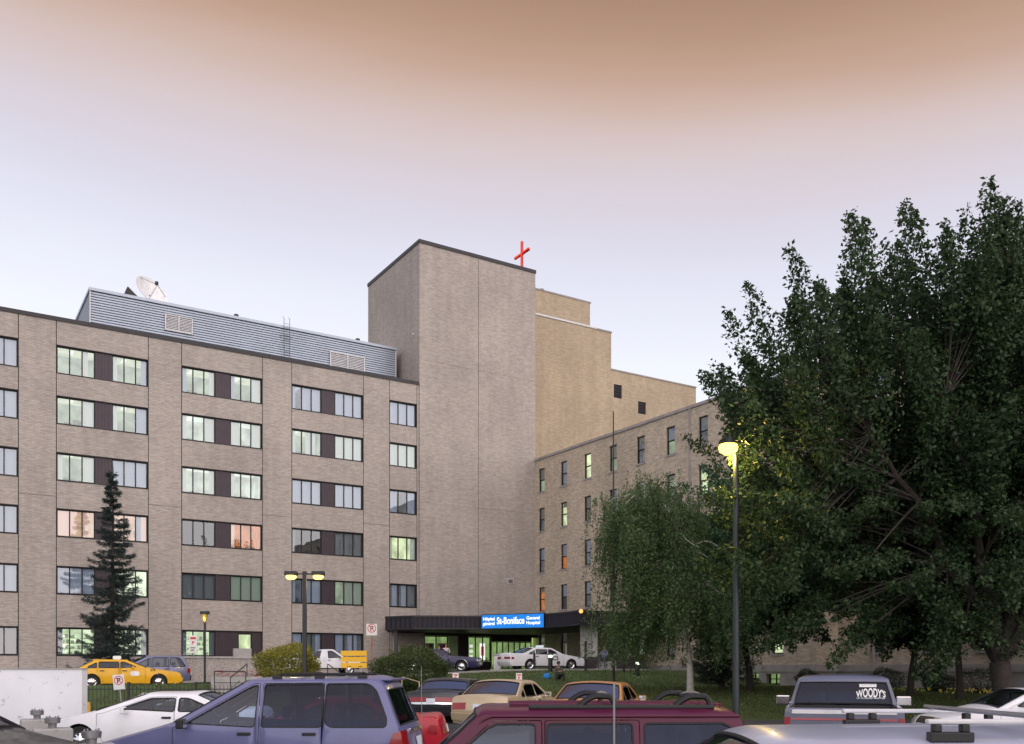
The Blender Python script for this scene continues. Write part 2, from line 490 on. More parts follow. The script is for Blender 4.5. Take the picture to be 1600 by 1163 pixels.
def fast_mesh(name, v, f, mat, smooth=False):
    me = bpy.data.meshes.new(name)
    nv, nf, k = len(v), len(f), f.shape[1]
    me.vertices.add(nv); me.vertices.foreach_set('co', v.astype(np.float32).ravel())
    me.loops.add(nf * k); me.loops.foreach_set('vertex_index', f.astype(np.int32).ravel())
    me.polygons.add(nf); me.polygons.foreach_set('loop_start', np.arange(0, nf * k, k, dtype=np.int32))
    me.polygons.foreach_set('loop_total', np.full(nf, k, dtype=np.int32))
    me.materials.append(mat)
    me.update(calc_edges=True)
    me.validate()
    return me
M['blade'] = leafmat('grass_blade', (.045, .080, .022), (.15, .17, .062), .2, .7)
bv, bf = blades(70000)
tag(link_mesh('grass', fast_mesh('grass', bv, bf, M['blade'])), 'short mown grass covering the sloping hospital lawn', 'grass', kind='stuff')
# fallen leaves and pale litter on the lawn
lv = []; lf = []
for i in range(700):
    x, y = rng.uniform(2, 17), rng.uniform(34, 50)
    if inv_to(x, y)[1] < 21.5: continue
    z = terrain(x, y) + .05; a = rng.uniform(0, 6.28); r_ = rng.uniform(.02, .055)
    k0 = len(lv)
    for q in range(4):
        lv.append((x + r_ * math.cos(a + q * 1.571), y + r_ * math.sin(a + q * 1.571), z + rng.uniform(0, .04)))
    lf.append((k0, k0 + 1, k0 + 2, k0 + 3))
M['litter'] = pbr('dry_leaves', (.30, .24, .12), .8, var=.4, scale=3)
tag(link_mesh('fallen_leaves', raw_mesh('fallen_leaves', lv, lf, M['litter'])), 'dry leaves lying scattered on the lawn under trees', 'leaves', kind='stuff')
# ------------------------------------------------------------------ rooms behind the glass
def style(name, wall, st, ceil=None, floor=.35):  # room light is put in as glow of walls, ceiling, floor and furniture
    c = ceil or wall
    return [emit(name + '_room_wall', wall, st, .35, 1.1), emit(name + '_room_ceiling', c, st * 1.35, .15), emit(name + '_room_floor', wall, st * floor, .3),
            emit(name + '_furniture', wall, st * .38, .5, 6), emit(name + '_ceiling_light', tuple(.5 + .5 * q for q in c), st * 1.9)]
ST = {
 'G': style('green_lit', (.58, .70, .50), .46, (.80, .86, .60)),
 'W': style('pale_lit', (.76, .83, .68), .60, (.85, .92, .78)),
 'Y': style('yellow_lit', (.85, .92, .55), 1.0, (1, 1, .75)),
 'L': style('dim', (.30, .30, .34), .30),
 'O': style('orange_lit', (.98, .28, .06), .55, (1.0, .34, .08), .5),
 'P': style('peach_lit', (.95, .60, .42), .62, (1, .72, .5), .5),
 'D': style('dark', (.035, .032, .036), .6),
 'K': style('drawn', (.07, .08, .09), .6),
 'B': style('library_lit', (.80, .92, .60), .95, (1, 1, .8), .4),
 'E': style('lobby_lit', (.50, .70, .26), .50, (.75, .92, .45), .35),
}
C_WHITE = glow_cloth('white_curtain', (.56, .60, .74), .12, (.58, .64, .90))  # lavender daylight is put into the white cloth's colour and glow
C_LIT = glow_cloth('lit_curtain', (.70, .72, .70), .24, (.80, .84, .74))
C_BLUE = glow_cloth('blue_grey_drape', (.30, .32, .37), .05, (.5, .55, .65))
C_GREEN = glow_cloth('pale_green_drape', (.45, .50, .45), .16, (.6, .72, .58))
C_PEACH = glow_cloth('peach_curtain', (.75, .55, .5), .42, (1, .62, .5))
BLIND = glow_cloth('roller_blind', (.55, .52, .48), .05, (.8, .7, .6))

def curtain(parent, x0, x1, z0, z1, y, mat, pitch=.11, amp=.03, name='curtain'):
    b = MB(); n = max(4, int((x1 - x0) / (pitch / 4)))
    k = 0; vs_ = []
    for i in range(n + 1):
        x = x0 + (x1 - x0) * i / n
        yy = y + amp * math.sin(x / pitch * 6.28) + .4 * amp * math.sin(x * 9.1)
        vs_.append((x, yy, z0)); vs_.append((x, yy, z1))
    b.v = vs_
    for i in range(n):
        b.f.append((2 * i, 2 * i + 2, 2 * i + 3, 2 * i + 1)); b.m.append(0)
    return b.build(name, mat, parent, smooth=True, angle=None)

def room(parent, x0, x1, z0, z1, y0, y1, st, shelves=False, seed=0):
    r_ = random.Random(seed)
    b = MB()
    X0, X1, Z0, Z1 = x0 - .35, x1 + .35, z0 - .75, z1 + .45
    b.face([(X0, y1, Z0), (X1, y1, Z0), (X1, y1, Z1), (X0, y1, Z1)], 0)
    b.face([(X0, y0, Z0), (X0, y1, Z0), (X0, y1, Z1), (X0, y0, Z1)], 0)
    b.face([(X1, y0, Z0), (X1, y1, Z0), (X1, y1, Z1), (X1, y0, Z1)], 0)
    b.face([(X0, y0, Z1), (X1, y0, Z1), (X1, y1, Z1), (X0, y1, Z1)], 1)
    b.face([(X0, y0, Z0), (X1, y0, Z0), (X1, y1, Z0), (X0, y1, Z0)], 2)
    nl = max(1, int((X1 - X0) / 1.5))
    for q in range(nl):
        xc = X0 + (X1 - X0) * (q + .5) / nl
        for yc in (y0 + .9, y0 + 2.1):
            if yc + .5 < y1: b.box(xc - .14, xc + .14, yc - .45, yc + .45, Z1 - .05, Z1 - .01, 4)
    if shelves:
        n = 5
        for i in range(n):
            zz = Z0 + .5 + i * .36
            b.box(X0 + .1, X1 - .1, y1 - .4, y1 - .02, zz, zz + .04, 3)
            x = X0 + .15
            while x < X1 - .3:
                w = r_.uniform(.06, .3)
                if r_.random() < .6: b.box(x, x + w, y1 - .35, y1 - .05, zz + .04, zz + r_.uniform(.16, .3), 3)
                x += w + r_.uniform(.02, .25)
    else:
        for i in range(3):
            x = r_.uniform(X0 + .2, X1 - .8); w = r_.uniform(.3, .9)
            b.box(x, x + w, y0 + .5, y0 + 1.1, Z0, z0 + r_.uniform(.05, .4), 3)
        if r_.random() < .6:
            x = r_.uniform(X0 + .3, X1 - .6); b.box(x, x + .5, y1 - .06, y1 - .02, z0 + .7, z0 + 1.2, 3)
    return b.build('room_interior', ST[st], parent)

_pane = {}
def pane_mesh(w, h):
    key = (round(w, 3), round(h, 3))
    if key not in _pane:
        _pane[key] = raw_mesh('pane', [(0, 0, 0), (w, 0, 0), (w, 0, h), (0, 0, h)], [(0, 1, 2, 3)], M['glass'])
    return _pane[key]

def strip_window(root, x0, x1, z0, z1, st, cur='', n=3, y=.19, seed=0, depth=3.2, name='window'):
    """n panes side by side in a black frame; cur: per pane c curtain, l lit, k drape, g green, p peach, . open"""
    w = empty(name, parent=root)
    fr = .07
    b = MB()
    b.box(x0, x1, y - .04, y + .06, z0, z0 + fr); b.box(x0, x1, y - .04, y + .06, z1 - fr, z1)
    pw = (x1 - x0 - fr) / n
    for i in range(n + 1):
        b.box(x0 + i * pw, x0 + i * pw + fr, y - .037, y + .057, z0 + fr, z1 - fr)
    b.build('frame', M['black_frame'], w)
    pm = pane_mesh(pw - fr, z1 - z0 - 2 * fr)
    for i in range(n):
        p = link_mesh('pane', pm, w, (x0 + fr + i * pw, y + .01, z0 + fr))
        if i % 3 == 2: p.rotation_euler = (R(rng.uniform(-.25, .25)), 0, R(rng.uniform(-.3, .3)))
    mats = {'c': C_WHITE, 'l': C_LIT, 'k': C_BLUE, 'g': C_GREEN, 'p': C_PEACH}
    i = 0
    while i < len(cur):
        ch = cur[i]
        if ch in mats:
            j = i
            while j + 1 < len(cur) and cur[j + 1] == ch: j += 1
            a = (x1 - x0) / len(cur)
            curtain(w, x0 + i * a, x0 + (j + 1) * a, z0 - .05, z1 + .05, y + .22, mats[ch])
            i = j + 1
        else: i += 1
    room(w, x0, x1, z0, z1, .37, .37 + depth, st, st == 'B', seed)
    return w

# ------------------------------------------------------------------ long six storey wing on the left
wing = empty('brick_wing', (P0[0], P0[1], 0), A)
tag(wing, 'six storey brown brick hospital wing with black framed strip windows on the left', 'building')
SILL = [20.84, 17.61, 13.99, 10.40, 6.73, 2.80]
WH = 1.75
TOPZ = 24.15
BAYS = [(-7.73, 5.58), (0.0, 5.58), (7.73, 5.58), (15.46, 5.58), (23.19, 2.34)]
J = .024
def panel(root, x0, x1, z0, z1, mat, y0=0.0, y1=.35, name='brick_panel'):
    return MB().box(x0 + J, x1 - J, y0, y1, z0, z1).build(name, mat, root)
edges = [-16.0]
for bx, bw in BAYS: edges += [bx, bx + bw]
for i in range(0, len(edges) - 1, 2):          # piers, in two lifts with a joint between
    panel(wing, edges[i], edges[i + 1], -.5, 12.93, M['brick'])
    panel(wing, edges[i], edges[i + 1], 12.95, TOPZ, M['brick'])
panel(wing, 25.53, 25.73 - .02, -.5, TOPZ, M['brick'])
for bi, (bx, bw) in enumerate(BAYS):
    zt = TOPZ
    for k_, s in enumerate(SILL):
        if bi == 4 and k_ == 5:
            continue
        panel(wing, bx, bx + bw, s + WH, zt, M['brick'])
        # soldier course shadow line over the heads
        zt = s
    panel(wing, bx, bx + bw, -.5, zt, M['brick'])
b = MB().box(-16.0, 25.7, .30, .345, 0, TOPZ - .2)
core = MB()
for e in edges[1:]:
    core.box(e - .06, e + .06, .03, .3, -.4, TOPZ - .1)
core.build('joint_backing', M['joint'], wing)
core = MB().box(-16, 25.6, 3.9, 14, -.5, 24.0).box(-15.9, 25.5, .4, 3.85, 24.02, 24.1)
core.build('building_core', M['brick'], wing)
for i in range(7):
    x0 = -16 + i * 5.96
    MB().box(x0, x0 + 5.95, -.06, .42, TOPZ + .002, TOPZ + .26).build('coping', M['coping'], wing)

LAY = {  # (row): bay -> (style, curtains) x2
 0: {0: [('L', 'ccc'), ('L', 'cccc')], 1: [('G', '....l.'), ('G', 'l....c')], 2: [('G', 'c....l'), ('G', 'c...ll')], 3: [('L', 'c.cccc'), ('L', 'cccccc')], 4: [('L', 'cccccc')]},
 1: {0: [('L', 'ccc'), ('L', '..cc')], 1: [('G', '....ll'), ('G', 'l...cc')], 2: [('W', 'l...ll'), ('W', 'll..ll')], 3: [('G', 'l..ll.'), ('W', 'llllll')], 4: [('W', 'llllll')]},
 2: {0: [('L', 'ccc'), ('L', '..cc')], 1: [('G', 'l...ll'), ('L', 'cccccc')], 2: [('W', 'l....l'), ('W', 'l.....')], 3: [('L', 'cccccc'), ('L', 'cccccc')], 4: [('L', 'cc..cc')]},
 3: {0: [('L', 'ccc'), ('L', 'cccc')], 1: [('P', 'ppp.p.'), ('P', 'p...cp')], 2: [('D', '......'), ('O', 'p.....')], 3: [('D', 'k.....'), ('K', 'kkkkkk')], 4: [('Y', 'l....l')]},
 4: {0: [('L', 'ccc'), ('L', 'cccc')], 1: [('L', 'cccccc'), ('B', 'k.....')], 2: [('K', 'kkkkkk'), ('G', 'gggggg')], 3: [('L', 'c.cccc'), ('G', '..gggg')], 4: [('K', 'kckckk')]},
 5: {0: [('G', 'kkk'), ('G', 'g.kk')], 1: [('B', 'k.....'), ('B', '.....k')], 2: [('B', 'k....k'), None], 3: [('K', 'ccckkc'), ('K', 'cckcck')], 4: None},
}
wi = 0
for row in range(6):
    for bi, (bx, bw) in enumerate(BAYS):
        lay = LAY[row].get(bi)
        if not lay: continue
        z0 = SILL[row]; z1 = z0 + WH
        spans = [(bx, bx + 2.30), (bx + 3.30, bx + 5.58)] if bw > 3 else [(bx, bx + 2.34)]
        for k_, (x0, x1) in enumerate(spans):
            if lay[k_] is None: continue
            wi += 1
            strip_window(wing, x0 + J, x1 - J if k_ else x1, z0, z1, lay[k_][0], lay[k_][1], 3, seed=wi * 13 + row)
        if bw > 3:
            b = MB(); pz0 = z0
            for q in range(5): b.box(bx + 2.30 + .2 * q + .004, bx + 2.50 + .2 * q - .004, .10 + .004 * (q % 2), .3, pz0, z1)
            b.build('spandrel_panel', M['brown_panel'], wing)
        # dark head and sill trim over the whole opening
        MB().box(bx + J, bx + bw - J, -.015, .10, z0 - .05, z0 - .001).build('sill', M['black_frame'], wing)
        MB().box(bx + J, bx + bw - J, -.012, .10, z1 - .001, z1 + .045).build('head_trim', M['black_frame'], wing)
# door at the ground floor of the third bay
bx, z0 = 7.73, SILL[5]
b = MB()
b.box(bx + 3.30, bx + 3.85, .1, .3, 1.7, z0 + WH).box(bx + 4.85, bx + 5.56, .1, .3, 1.7, z0 + WH).box(bx + 3.85, bx + 4.85, .1, .3, z0 + WH - .12, z0 + WH)
b.build('door_surround', M['brown_panel'], wing)
dr = empty('door', parent=wing)
b = MB().box(bx + 3.85, bx + 3.93, .12, .2, 1.75, 4.43).box(bx + 4.77, bx + 4.85, .12, .2, 1.75, 4.43).box(bx + 3.93, bx + 4.77, .12, .2, 2.9, 2.98).box(bx + 3.93, bx + 4.77, .12, .2, 4.35, 4.43)
b.build('frame', M['black_frame'], dr)
link_mesh('pane', pane_mesh(.84, 1.37), dr, (bx + 3.93, .16, 2.98))
link_mesh('pane', pane_mesh(.84, 1.1), dr, (bx + 3.93, .16, 1.8))
room(dr, bx + 3.95, bx + 4.75, 2.6, 4.3, .36, 3.0, 'Y', False, 5)

# ------------------------------------------------------------------ plain brick tower
tower = empty('brick_tower', (P0[0], P0[1], 0), A)
tag(tower, 'tall windowless brown brick tower carrying a red cross beside the entrance', 'tower')
T0, T1, TZ, TD = 25.73, 36.6, 35.3, 10.0
MIDJ = 31.05
def tpanel(x0, x1, y0, y1, z0, z1):
    return MB().box(x0, x1, y0, y1, z0, z1).build('brick_panel', M['brick'], tower)
HZ = [4.75, 15.0, 26.2, TZ]
for a, b_ in zip(HZ[:-1], HZ[1:]):
    tpanel(T0, MIDJ - .02, -.05, .3, a + .008, b_ - .008)
    tpanel(MIDJ + .02, T1, -.05, .3, a + .008, b_ - .008)
for (y0, y1) in ((.304, 5.9), (5.94, TD)):
    tpanel(T0 + .003, T0 + .3, y0, y1, 22.5, TZ)
tpanel(T1 - .3, T1 - .003, .304, TD, 4.75, TZ)
tpanel(T0 + .31, T1 - .31, TD - .3, TD - .003, 20, TZ)
MB().box(T0 + .05, T1 - .05, -.02, .28, 4.8, TZ - .05).box(T0 + .03, T0 + .28, .31, TD - .05, 22.6, TZ - .05).build('joint_backing', M['joint'], tower)
MB().box(T0 + .3, T1 - .3, .3, TD - .3, TZ - .6, TZ - .4).build('roof', M['coping'], tower)
for x0, x1, y0, y1 in ((T0 - .06, T1 + .05, -.11, .36), (T0 - .06, T0 + .36, .363, TD + .05), (T1 - .36, T1 + .05, .363, TD + .05)):
    MB().box(x0, x1, y0, y1, TZ + .002, TZ + .28).build('coping', M['coping'], tower)
v_ = empty('wall_vent', parent=tower)
vx, vz = 34.1, 9.2
MB().box(vx - .27, vx + .27, -.12, -.052, vz - .2, vz - .16).box(vx - .27, vx + .27, -.12, -.052, vz + .16, vz + .2).box(vx - .27, vx - .23, -.12, -.052, vz - .16, vz + .16).box(vx + .23, vx + .27, -.12, -.052, vz - .16, vz + .16).build('frame', M['alu'], v_)
for q in range(4):
    MB().box(vx - .23, vx + .23, -.10, -.06, vz - .15 + q * .08, vz - .105 + q * .08).build('slat', M['steel'], v_)
MB().lathe([(0, 0), (.09, 0), (.09, -.1), (0, -.14)], (T0 - .01, 1.0, 28.5), 'z', 10).build('wall_light', M['white'], tower)

# red cross on the tower roof
cx = 36.05
cross = empty('red_cross', TO(cx, -1.2, TZ + .35), A)
tag(cross, 'glowing red tubular cross standing on the tower roof', 'cross')
RED = emit('red_neon', (1.0, .07, .035), 1.0, .15, 3)
REDP = pbr('red_enamel', (.55, .03, .02), .35)
def capsule(p0, p1, r, n=12):
    p0, p1 = Vector(p0), Vector(p1); d = (p1 - p0).normalized()
    pts = [p0 + d * r * (1 - math.cos(a)) for a in (.0, .6, 1.1)] ; rr = [r * math.sin(a) + .01 for a in (.0, .6, 1.1)]
    pts += [p0 + d * r, p1 - d * r]; rr += [r, r]
    pts += [p1 - d * r * (1 - math.cos(a)) for a in (1.1, .6, 0)]; rr += [r * math.sin(a) + .01 for a in (1.1, .6, 0)]
    return pts, rr
for nm_, a, b_ in (('upright', (0, 0, 0), (0, 0, 2.75)), ('crossbar', (0, -1.15, 1.65), (0, 1.15, 1.65))):
    p, rr = capsule(a, b_, .125)
    MB().tube(p, rr, 12).build(nm_, REDP, cross, smooth=True)
    a2, b2 = Vector(a) * .96 + Vector((-.13, -.12, .1)), Vector(b_) * .96 + Vector((-.13, -.12, 0))
    MB().tube([a2, b2], .055, 8).build('neon_tube', RED, cross, smooth=True)
MB().box(-.3, .3, -.4, .4, -.6, .08).build('base', M['coping'], cross)

# ------------------------------------------------------------------ buff block behind the tower
back = empty('rear_block', (P0[0], P0[1], 0), A)
tag(back, 'buff brick block with stepped rooftop storeys rising behind the tower', 'building')
YB = 5.0
MB().box(38.0, 46.3, YB + .25, YB + 9, 34.3, 36.55).build('penthouse', M['brick_buff'], back)
MB().box(36.0, 48.64, YB, YB + 14, 0, 34.1).build('main_wall', M['brick_buff'], back)
lw = MB(); WX = [(49.0, 50.0, 28.0, 29.3), (52.0, 53.0, 26.9, 28.1)]; WX2 = [(49.0, 50.6, 22.5, 24.7), (51.1, 52.3, 22.5, 24.7)]
# right part with openings cut by strips
def wall_with_openings(mb, x0, x1, z0, z1, y0, y1, ops, mi=0):
    xs = sorted({x0, x1, *[o[0] for o in ops], *[o[1] for o in ops]}); zs = sorted({z0, z1, *[o[2] for o in ops], *[o[3] for o in ops]})
    for i in range(len(xs) - 1):
        j = 0
        while j < len(zs) - 1:
            def hole(jj):
                xm, zm = (xs[i] + xs[i + 1]) / 2, (zs[jj] + zs[jj + 1]) / 2
                return any(o[0] < xm < o[1] and o[2] < zm < o[3] for o in ops)
            if hole(j): j += 1; continue
            e = j
            while e + 1 < len(zs) - 1 and not hole(e + 1): e += 1
            za, zb = zs[j], zs[e + 1]
            k = len(mb.v)
            mb.face([(xs[i], y0, za), (xs[i + 1], y0, za), (xs[i + 1], y0, zb), (xs[i], y0, zb)], mi)
            j = e + 1
    for o in ops:                                # reveals
        a, b_, c, d = o
        mb.face([(a, y0, c), (a, y1, c), (a, y1, d), (a, y0, d)], mi); mb.face([(b_, y0, c), (b_, y0, d), (b_, y1, d), (b_, y1, c)], mi)
        mb.face([(a, y0, c), (b_, y0, c), (b_, y1, c), (a, y1, c)], mi); mb.face([(a, y0, d), (a, y1, d), (b_, y1, d), (b_, y0, d)], mi)
wall_with_openings(lw, 48.642, 59.6, 10, 30.6, YB + .06, YB + .3, WX + WX2)
lw.face([(59.6, YB + .06, 10), (59.6, YB + 14, 10), (59.6, YB + 14, 30.6), (59.6, YB + .06, 30.6)])
lw.face([(48.642, YB + .06, 30.6), (59.6, YB + .06, 30.6), (59.6, YB + 14, 30.6), (48.642, YB + 14, 30.6)])
lw.build('side_wall', M['brick_buff'], back)
for x0, x1, z0, z1 in WX:
    g = empty('louvre', parent=back)
    MB().box(x0, x1, YB + .26, YB + .29, z0, z1).build('backing', M['black'], g)
    for q in range(6):
        zz = z0 + .05 + q * (z1 - z0 - .1) / 6
        MB().box(x0 + .02, x1 - .02, YB + .1, YB + .22, zz, zz + .05).build('slat', M['brown_panel'], g)
for q, (x0, x1, z0, z1) in enumerate(WX2):
    strip_w = strip_window(back, x0, x1, z0, z1, 'W', 'llllll', 3, y=YB + .2, seed=q)
    for ch in strip_w.children:
        if ch.name.startswith('room'): ch.location.y = YB
MB().box(37.9, 46.9, YB - .06, YB + .2, 34.13, 34.28).build('flashing', M['alu'], back)
MB().box(46.903, 48.7, YB - .06, YB + .3, 34.102, 34.24).build('coping', M['stone'], back)
MB().box(37.9, 46.4, YB + .2, YB + .6, 36.552, 36.68).build('coping', M['stone'], back)
MB().box(48.643, 59.66, YB, YB + .4, 30.602, 30.72).build('coping', M['stone'], back)
MB().lathe([(0, 0), (.22, 0), (.22, .3), (.3, .34), (.3, .5), (0, .6)], (41.2, YB + 1, 36.5), 'z', 12).build('roof_vent', M['dark_steel'], back, smooth=True)

# ------------------------------------------------------------------ corrugated metal penthouse
ph = empty('metal_penthouse', (*TO(2.4, -3.0)[:2], 24.1), A)
tag(ph, 'ribbed blue grey metal penthouse along the roof of the left wing', 'penthouse')
LW, HD, HH = 22.7, 9.0, 3.72
def ribs(n, H):
    pr = []
    for i in range(n):
        z = H * i / n; p = H / n
        pr += [(0, z), (0, z + p * .55), (.10, z + p * .62), (.10, z + p * .95)]
    pr.append((0, H)); return pr
pr = ribs(20, HH - .2)
b = MB()
for (d0, z0), (d1, z1) in zip(pr[:-1], pr[1:]):
    b.face([(0, d0, z0), (LW, d0, z0), (LW, d1, z1), (0, d1, z1)])
    b.face([(d0, HD, z0), (d0, 0, z0), (d1, 0, z1), (d1, HD, z1)])
    b.face([(LW - d0, 0, z0), (LW - d0, HD, z0), (LW - d1, HD, z1), (LW - d1, 0, z1)])
b.build('corrugated_wall', M['corr'], ph)
MB().box(-.08, LW + .08, -.1, HD, HH - .2, HH).build('roof_trim', M['corr'], ph)
for x in (-.035, LW - .02):
    MB().box(x, x + .06, -.05, .06, 0, HH - .21).build('corner_trim', M['alu'], ph)
for (lx0, lx1, lz0, lz1) in ((4.85, 6.75, 1.75, 2.9), (17.1, 20.0, 1.15, 2.45)):
    g = empty('louvre', parent=ph)
    b = MB()
    xm = (lx0 + lx1) / 2
    for x in (lx0, xm - .035, lx1 - .07): b.box(x, x + .07, -.12, -.03, lz0 + .07, lz1 - .07)
    b.box(lx0, lx1, -.12, -.03, lz0, lz0 + .07).box(lx0, lx1, -.12, -.03, lz1 - .07, lz1)
    b.build('frame', M['alu'], g)
    MB().box(lx0 + .05, lx1 - .05, -.03, -.01, lz0 + .05, lz1 - .05).build('backing', M['steel'], g)
    ns = 9
    for q in range(ns):
        zz = lz0 + .09 + q * (lz1 - lz0 - .18) / ns
        b = MB()
        for xa, xb in ((lx0 + .075, xm - .04), (xm + .04, lx1 - .075)):
            b.face([(xa, -.095, zz), (xb, -.095, zz), (xb, -.04, zz + .07), (xa, -.04, zz + .07)])
        b.build('slat', M['alu'], g)
# roof ladder on the penthouse front
ld = empty('roof_ladder', (*TO(16.0, -2.7)[:2], 24.0), A)
tag(ld, 'thin steel ladder fixed to the ribbed metal penthouse', 'ladder')
for x in (-.22, .22):
    MB().tube([(x, 0, 0), (x, 0, 4.3), (x, .3, 4.5)], .018, 6).build('rail', M['dark_steel'], ld)
for q in range(13):
    MB().tube([(-.22, 0, .3 + q * .3), (.22, 0, .3 + q * .3)], .014, 5).build('rung', M['dark_steel'], ld)
for z in (1.2, 3.0):
    MB().tube([(-.45, .25, z), (-.22, 0, z), (.22, 0, z), (.45, .25, z)], .02, 5).build('bracket', M['dark_steel'], ld)
# dishes on the roof
def dish(loc, r_, rz, tilt, label, name='satellite_dish', mount=True):
    o = empty(name, loc, rz); tag(o, label, 'dish')
    pr_ = [(r_ * k / 10, .32 * r_ * (k / 10) ** 2) for k in range(11)]
    pr_ += [(r_ * 1.01, .33 * r_), (r_ * k / 10 + .0, .32 * r_ * (k / 10) ** 2 - .05) if False else (r_, .30 * r_)]
    d = MB().lathe(pr_, (0, 0, 0), 'z', 32).build('reflector', M['white'], o, smooth=True, angle=None)
    d.rotation_euler = (R(tilt), 0, 0); d.location = (0, 0, r_ * 1.05)
    if mount:
        MB().tube([(0, 0, 0), (0, 0, r_ * 1.0)], .09, 10).build('mast', M['dark_steel'], o)
        MB().tube([(-.5 * r_, -.3, 0), (0, 0, r_)], .05, 6).tube([(.5 * r_, -.3, 0), (0, 0, r_)], .05, 6).build('brace', M['black'], o)
        for a in (0, 2.09, 4.19):
            f_ = Vector((math.cos(a) * r_ * .92, math.sin(a) * r_ * .92, .28 * r_)); g_ = Vector((0, 0, r_ * .85))
            m_ = Matrix.Rotation(R(tilt), 3, 'X')
            MB().tube([m_ @ f_ + Vector((0, 0, r_ * 1.05)), m_ @ g_ + Vector((0, 0, r_ * 1.05))], .025, 5).build('feed_strut', M['steel'], o)
        MB().lathe([(0, 0), (.12, .02), (.12, .25), (0, .28)], tuple(Matrix.Rotation(R(tilt), 3, 'X') @ Vector((0, 0, r_ * .8)) + Vector((0, 0, r_ * 1.05))), 'z', 10).build('feed_horn', M['black'], o)
dish((*TO(6.7, -5.6)[:2], 27.82), 1.25, A + R(25), 62, 'large white satellite dish on the metal penthouse roof')
wdg = empty('rooftop_unit', (*TO(5.3, -3.9)[:2], 27.82), A); tag(wdg, 'black wedge shaped rooftop unit left of the large satellite dish', 'roof unit')
b = MB(); b.face([(-.7, 0, 0), (.75, 0, 0), (-.35, 0, .95)]); b.face([(-.7, .7, 0), (-.35, .7, .95), (.75, .7, 0)]); b.face([(-.7, 0, 0), (-.35, 0, .95), (-.35, .7, .95), (-.7, .7, 0)]); b.face([(.75, 0, 0), (.75, .7, 0), (-.35, .7, .95), (-.35, 0, .95)])
b.build('hood', M['black'], wdg)
MB().box(-.75, .8, -.05, .75, -.04, .06).build('curb', M['coping'], wdg)
dome = empty('roof_dome', (*TO(19.6, -6.0)[:2], 27.82), A); tag(dome, 'small white skylight dome low on the metal penthouse roof', 'dome')
MB().lathe([(.5, 0), (.5, .12)] + [(.5 * math.cos(a), .12 + .55 * math.sin(a)) for a in (.2, .5, .8, 1.1, 1.4)] + [(0.01, .67)], n=24).build('shell', M['white'], dome, smooth=True)
MB().box(-.56, .56, -.56, .56, -.02, .1).build('curb', M['coping'], dome)
for i, (t_, lab) in enumerate(((12.4, 'small dark vent stub on the penthouse roof, near the large dish'), (22.0, 'small dark vent stub on the penthouse roof, near the tower'))):
    o = empty('roof_vent', (*TO(t_, -3.4)[:2], 27.82)); tag(o, lab, 'vent', 'small roof vents')
    MB().lathe([(.09, 0), (.09, .16), (.17, .16), (.17, .28), (0, .32)], n=12).build('cap', M['black'], o, smooth=True)

# ------------------------------------------------------------------ older wing on the right
SW = TO(36.6, 0)
swing = empty('side_wing', (SW[0], SW[1], 0), A - R(90))
tag(swing, 'older mottled brick wing with dark sash windows running behind the trees', 'building')
ROOF2 = 19.45
SEC = [(-.3, 29.5, 0.0), (29.5, 66.0, 1.9)]
rows2 = [(16.75, 18.68), (13.45, 15.38), (10.0, 12.0), (6.75, 8.75), (2.85, 5.35)]
cols1 = [1.0 + 3.2 * k for k in range(9)]
cols2 = [32.2 + 3.2 * k for k in range(10)]
base_w = [21.2, 22.9, 24.6, 26.3, 31.5, 35.5, 39.5, 45, 50]
lit2 = {(0, 2): 'Y', (0, 0): 'G', (1, 1): 'Y', (1, 6): 'Y', (2, 1): 'O', (3, 0): 'O', (0, 6): 'L', (0, 5): 'G', (3, 8): 'Y', (4, 8): 'Y', (1, 8): 'Y', (2, 11): 'Y', (3, 11): 'Y', (1, 5): 'G'}
def sash(root, xc, z0, z1, y, st, seed, w=.9):
    r_ = random.Random(seed)
    o = empty('window', parent=root)
    x0, x1, zm = xc - w / 2, xc + w / 2, (z0 + z1) / 2
    f_ = .06
    b = MB()
    b.box(x0, x0 + f_, y + .1, y + .2, z0, z1).box(x1 - f_, x1, y + .1, y + .2, z0, z1)
    b.box(x0 + f_, x1 - f_, y + .1, y + .2, z1 - f_, z1).box(x0 + f_, x1 - f_, y + .1, y + .2, z0, z0 + f_).box(x0 + f_, x1 - f_, y + .08, y + .2, zm - .035, zm + .035)
    b.build('frame', M['black_frame'], o)
    pm = pane_mesh(w - 2 * f_, zm - z0 - f_ - .035)
    for zz, yy in ((z0 + f_, y + .15), (zm + .035, y + .13)):
        p = link_mesh('pane', pm, o, (x0 + f_, yy, zz)); p.rotation_euler = (R(r_.uniform(-.4, .4)), 0, R(r_.uniform(-.5, .5)))
    MB().box(x0 - .08, x1 + .08, y - .05, y + .22, z0 - .13, z0 - .001).build('sill', M['stone'], o)
    drop = r_.choice([.3, .5, .5, .9, .95]) if st in ('D', 'L') else r_.choice([0, .2, .45])
    if drop:
        MB().face([(x0 + f_, y + .26, z1 - (z1 - z0) * drop), (x1 - f_, y + .26, z1 - (z1 - z0) * drop), (x1 - f_, y + .26, z1), (x0 + f_, y + .26, z1)]).build('blind', BLIND if r_.random() < .6 else C_WHITE, o)
    rm = room(o, xc - .3, xc + .3, z0, z1, y + .34, y + 2.4, st, False, seed)
    return o
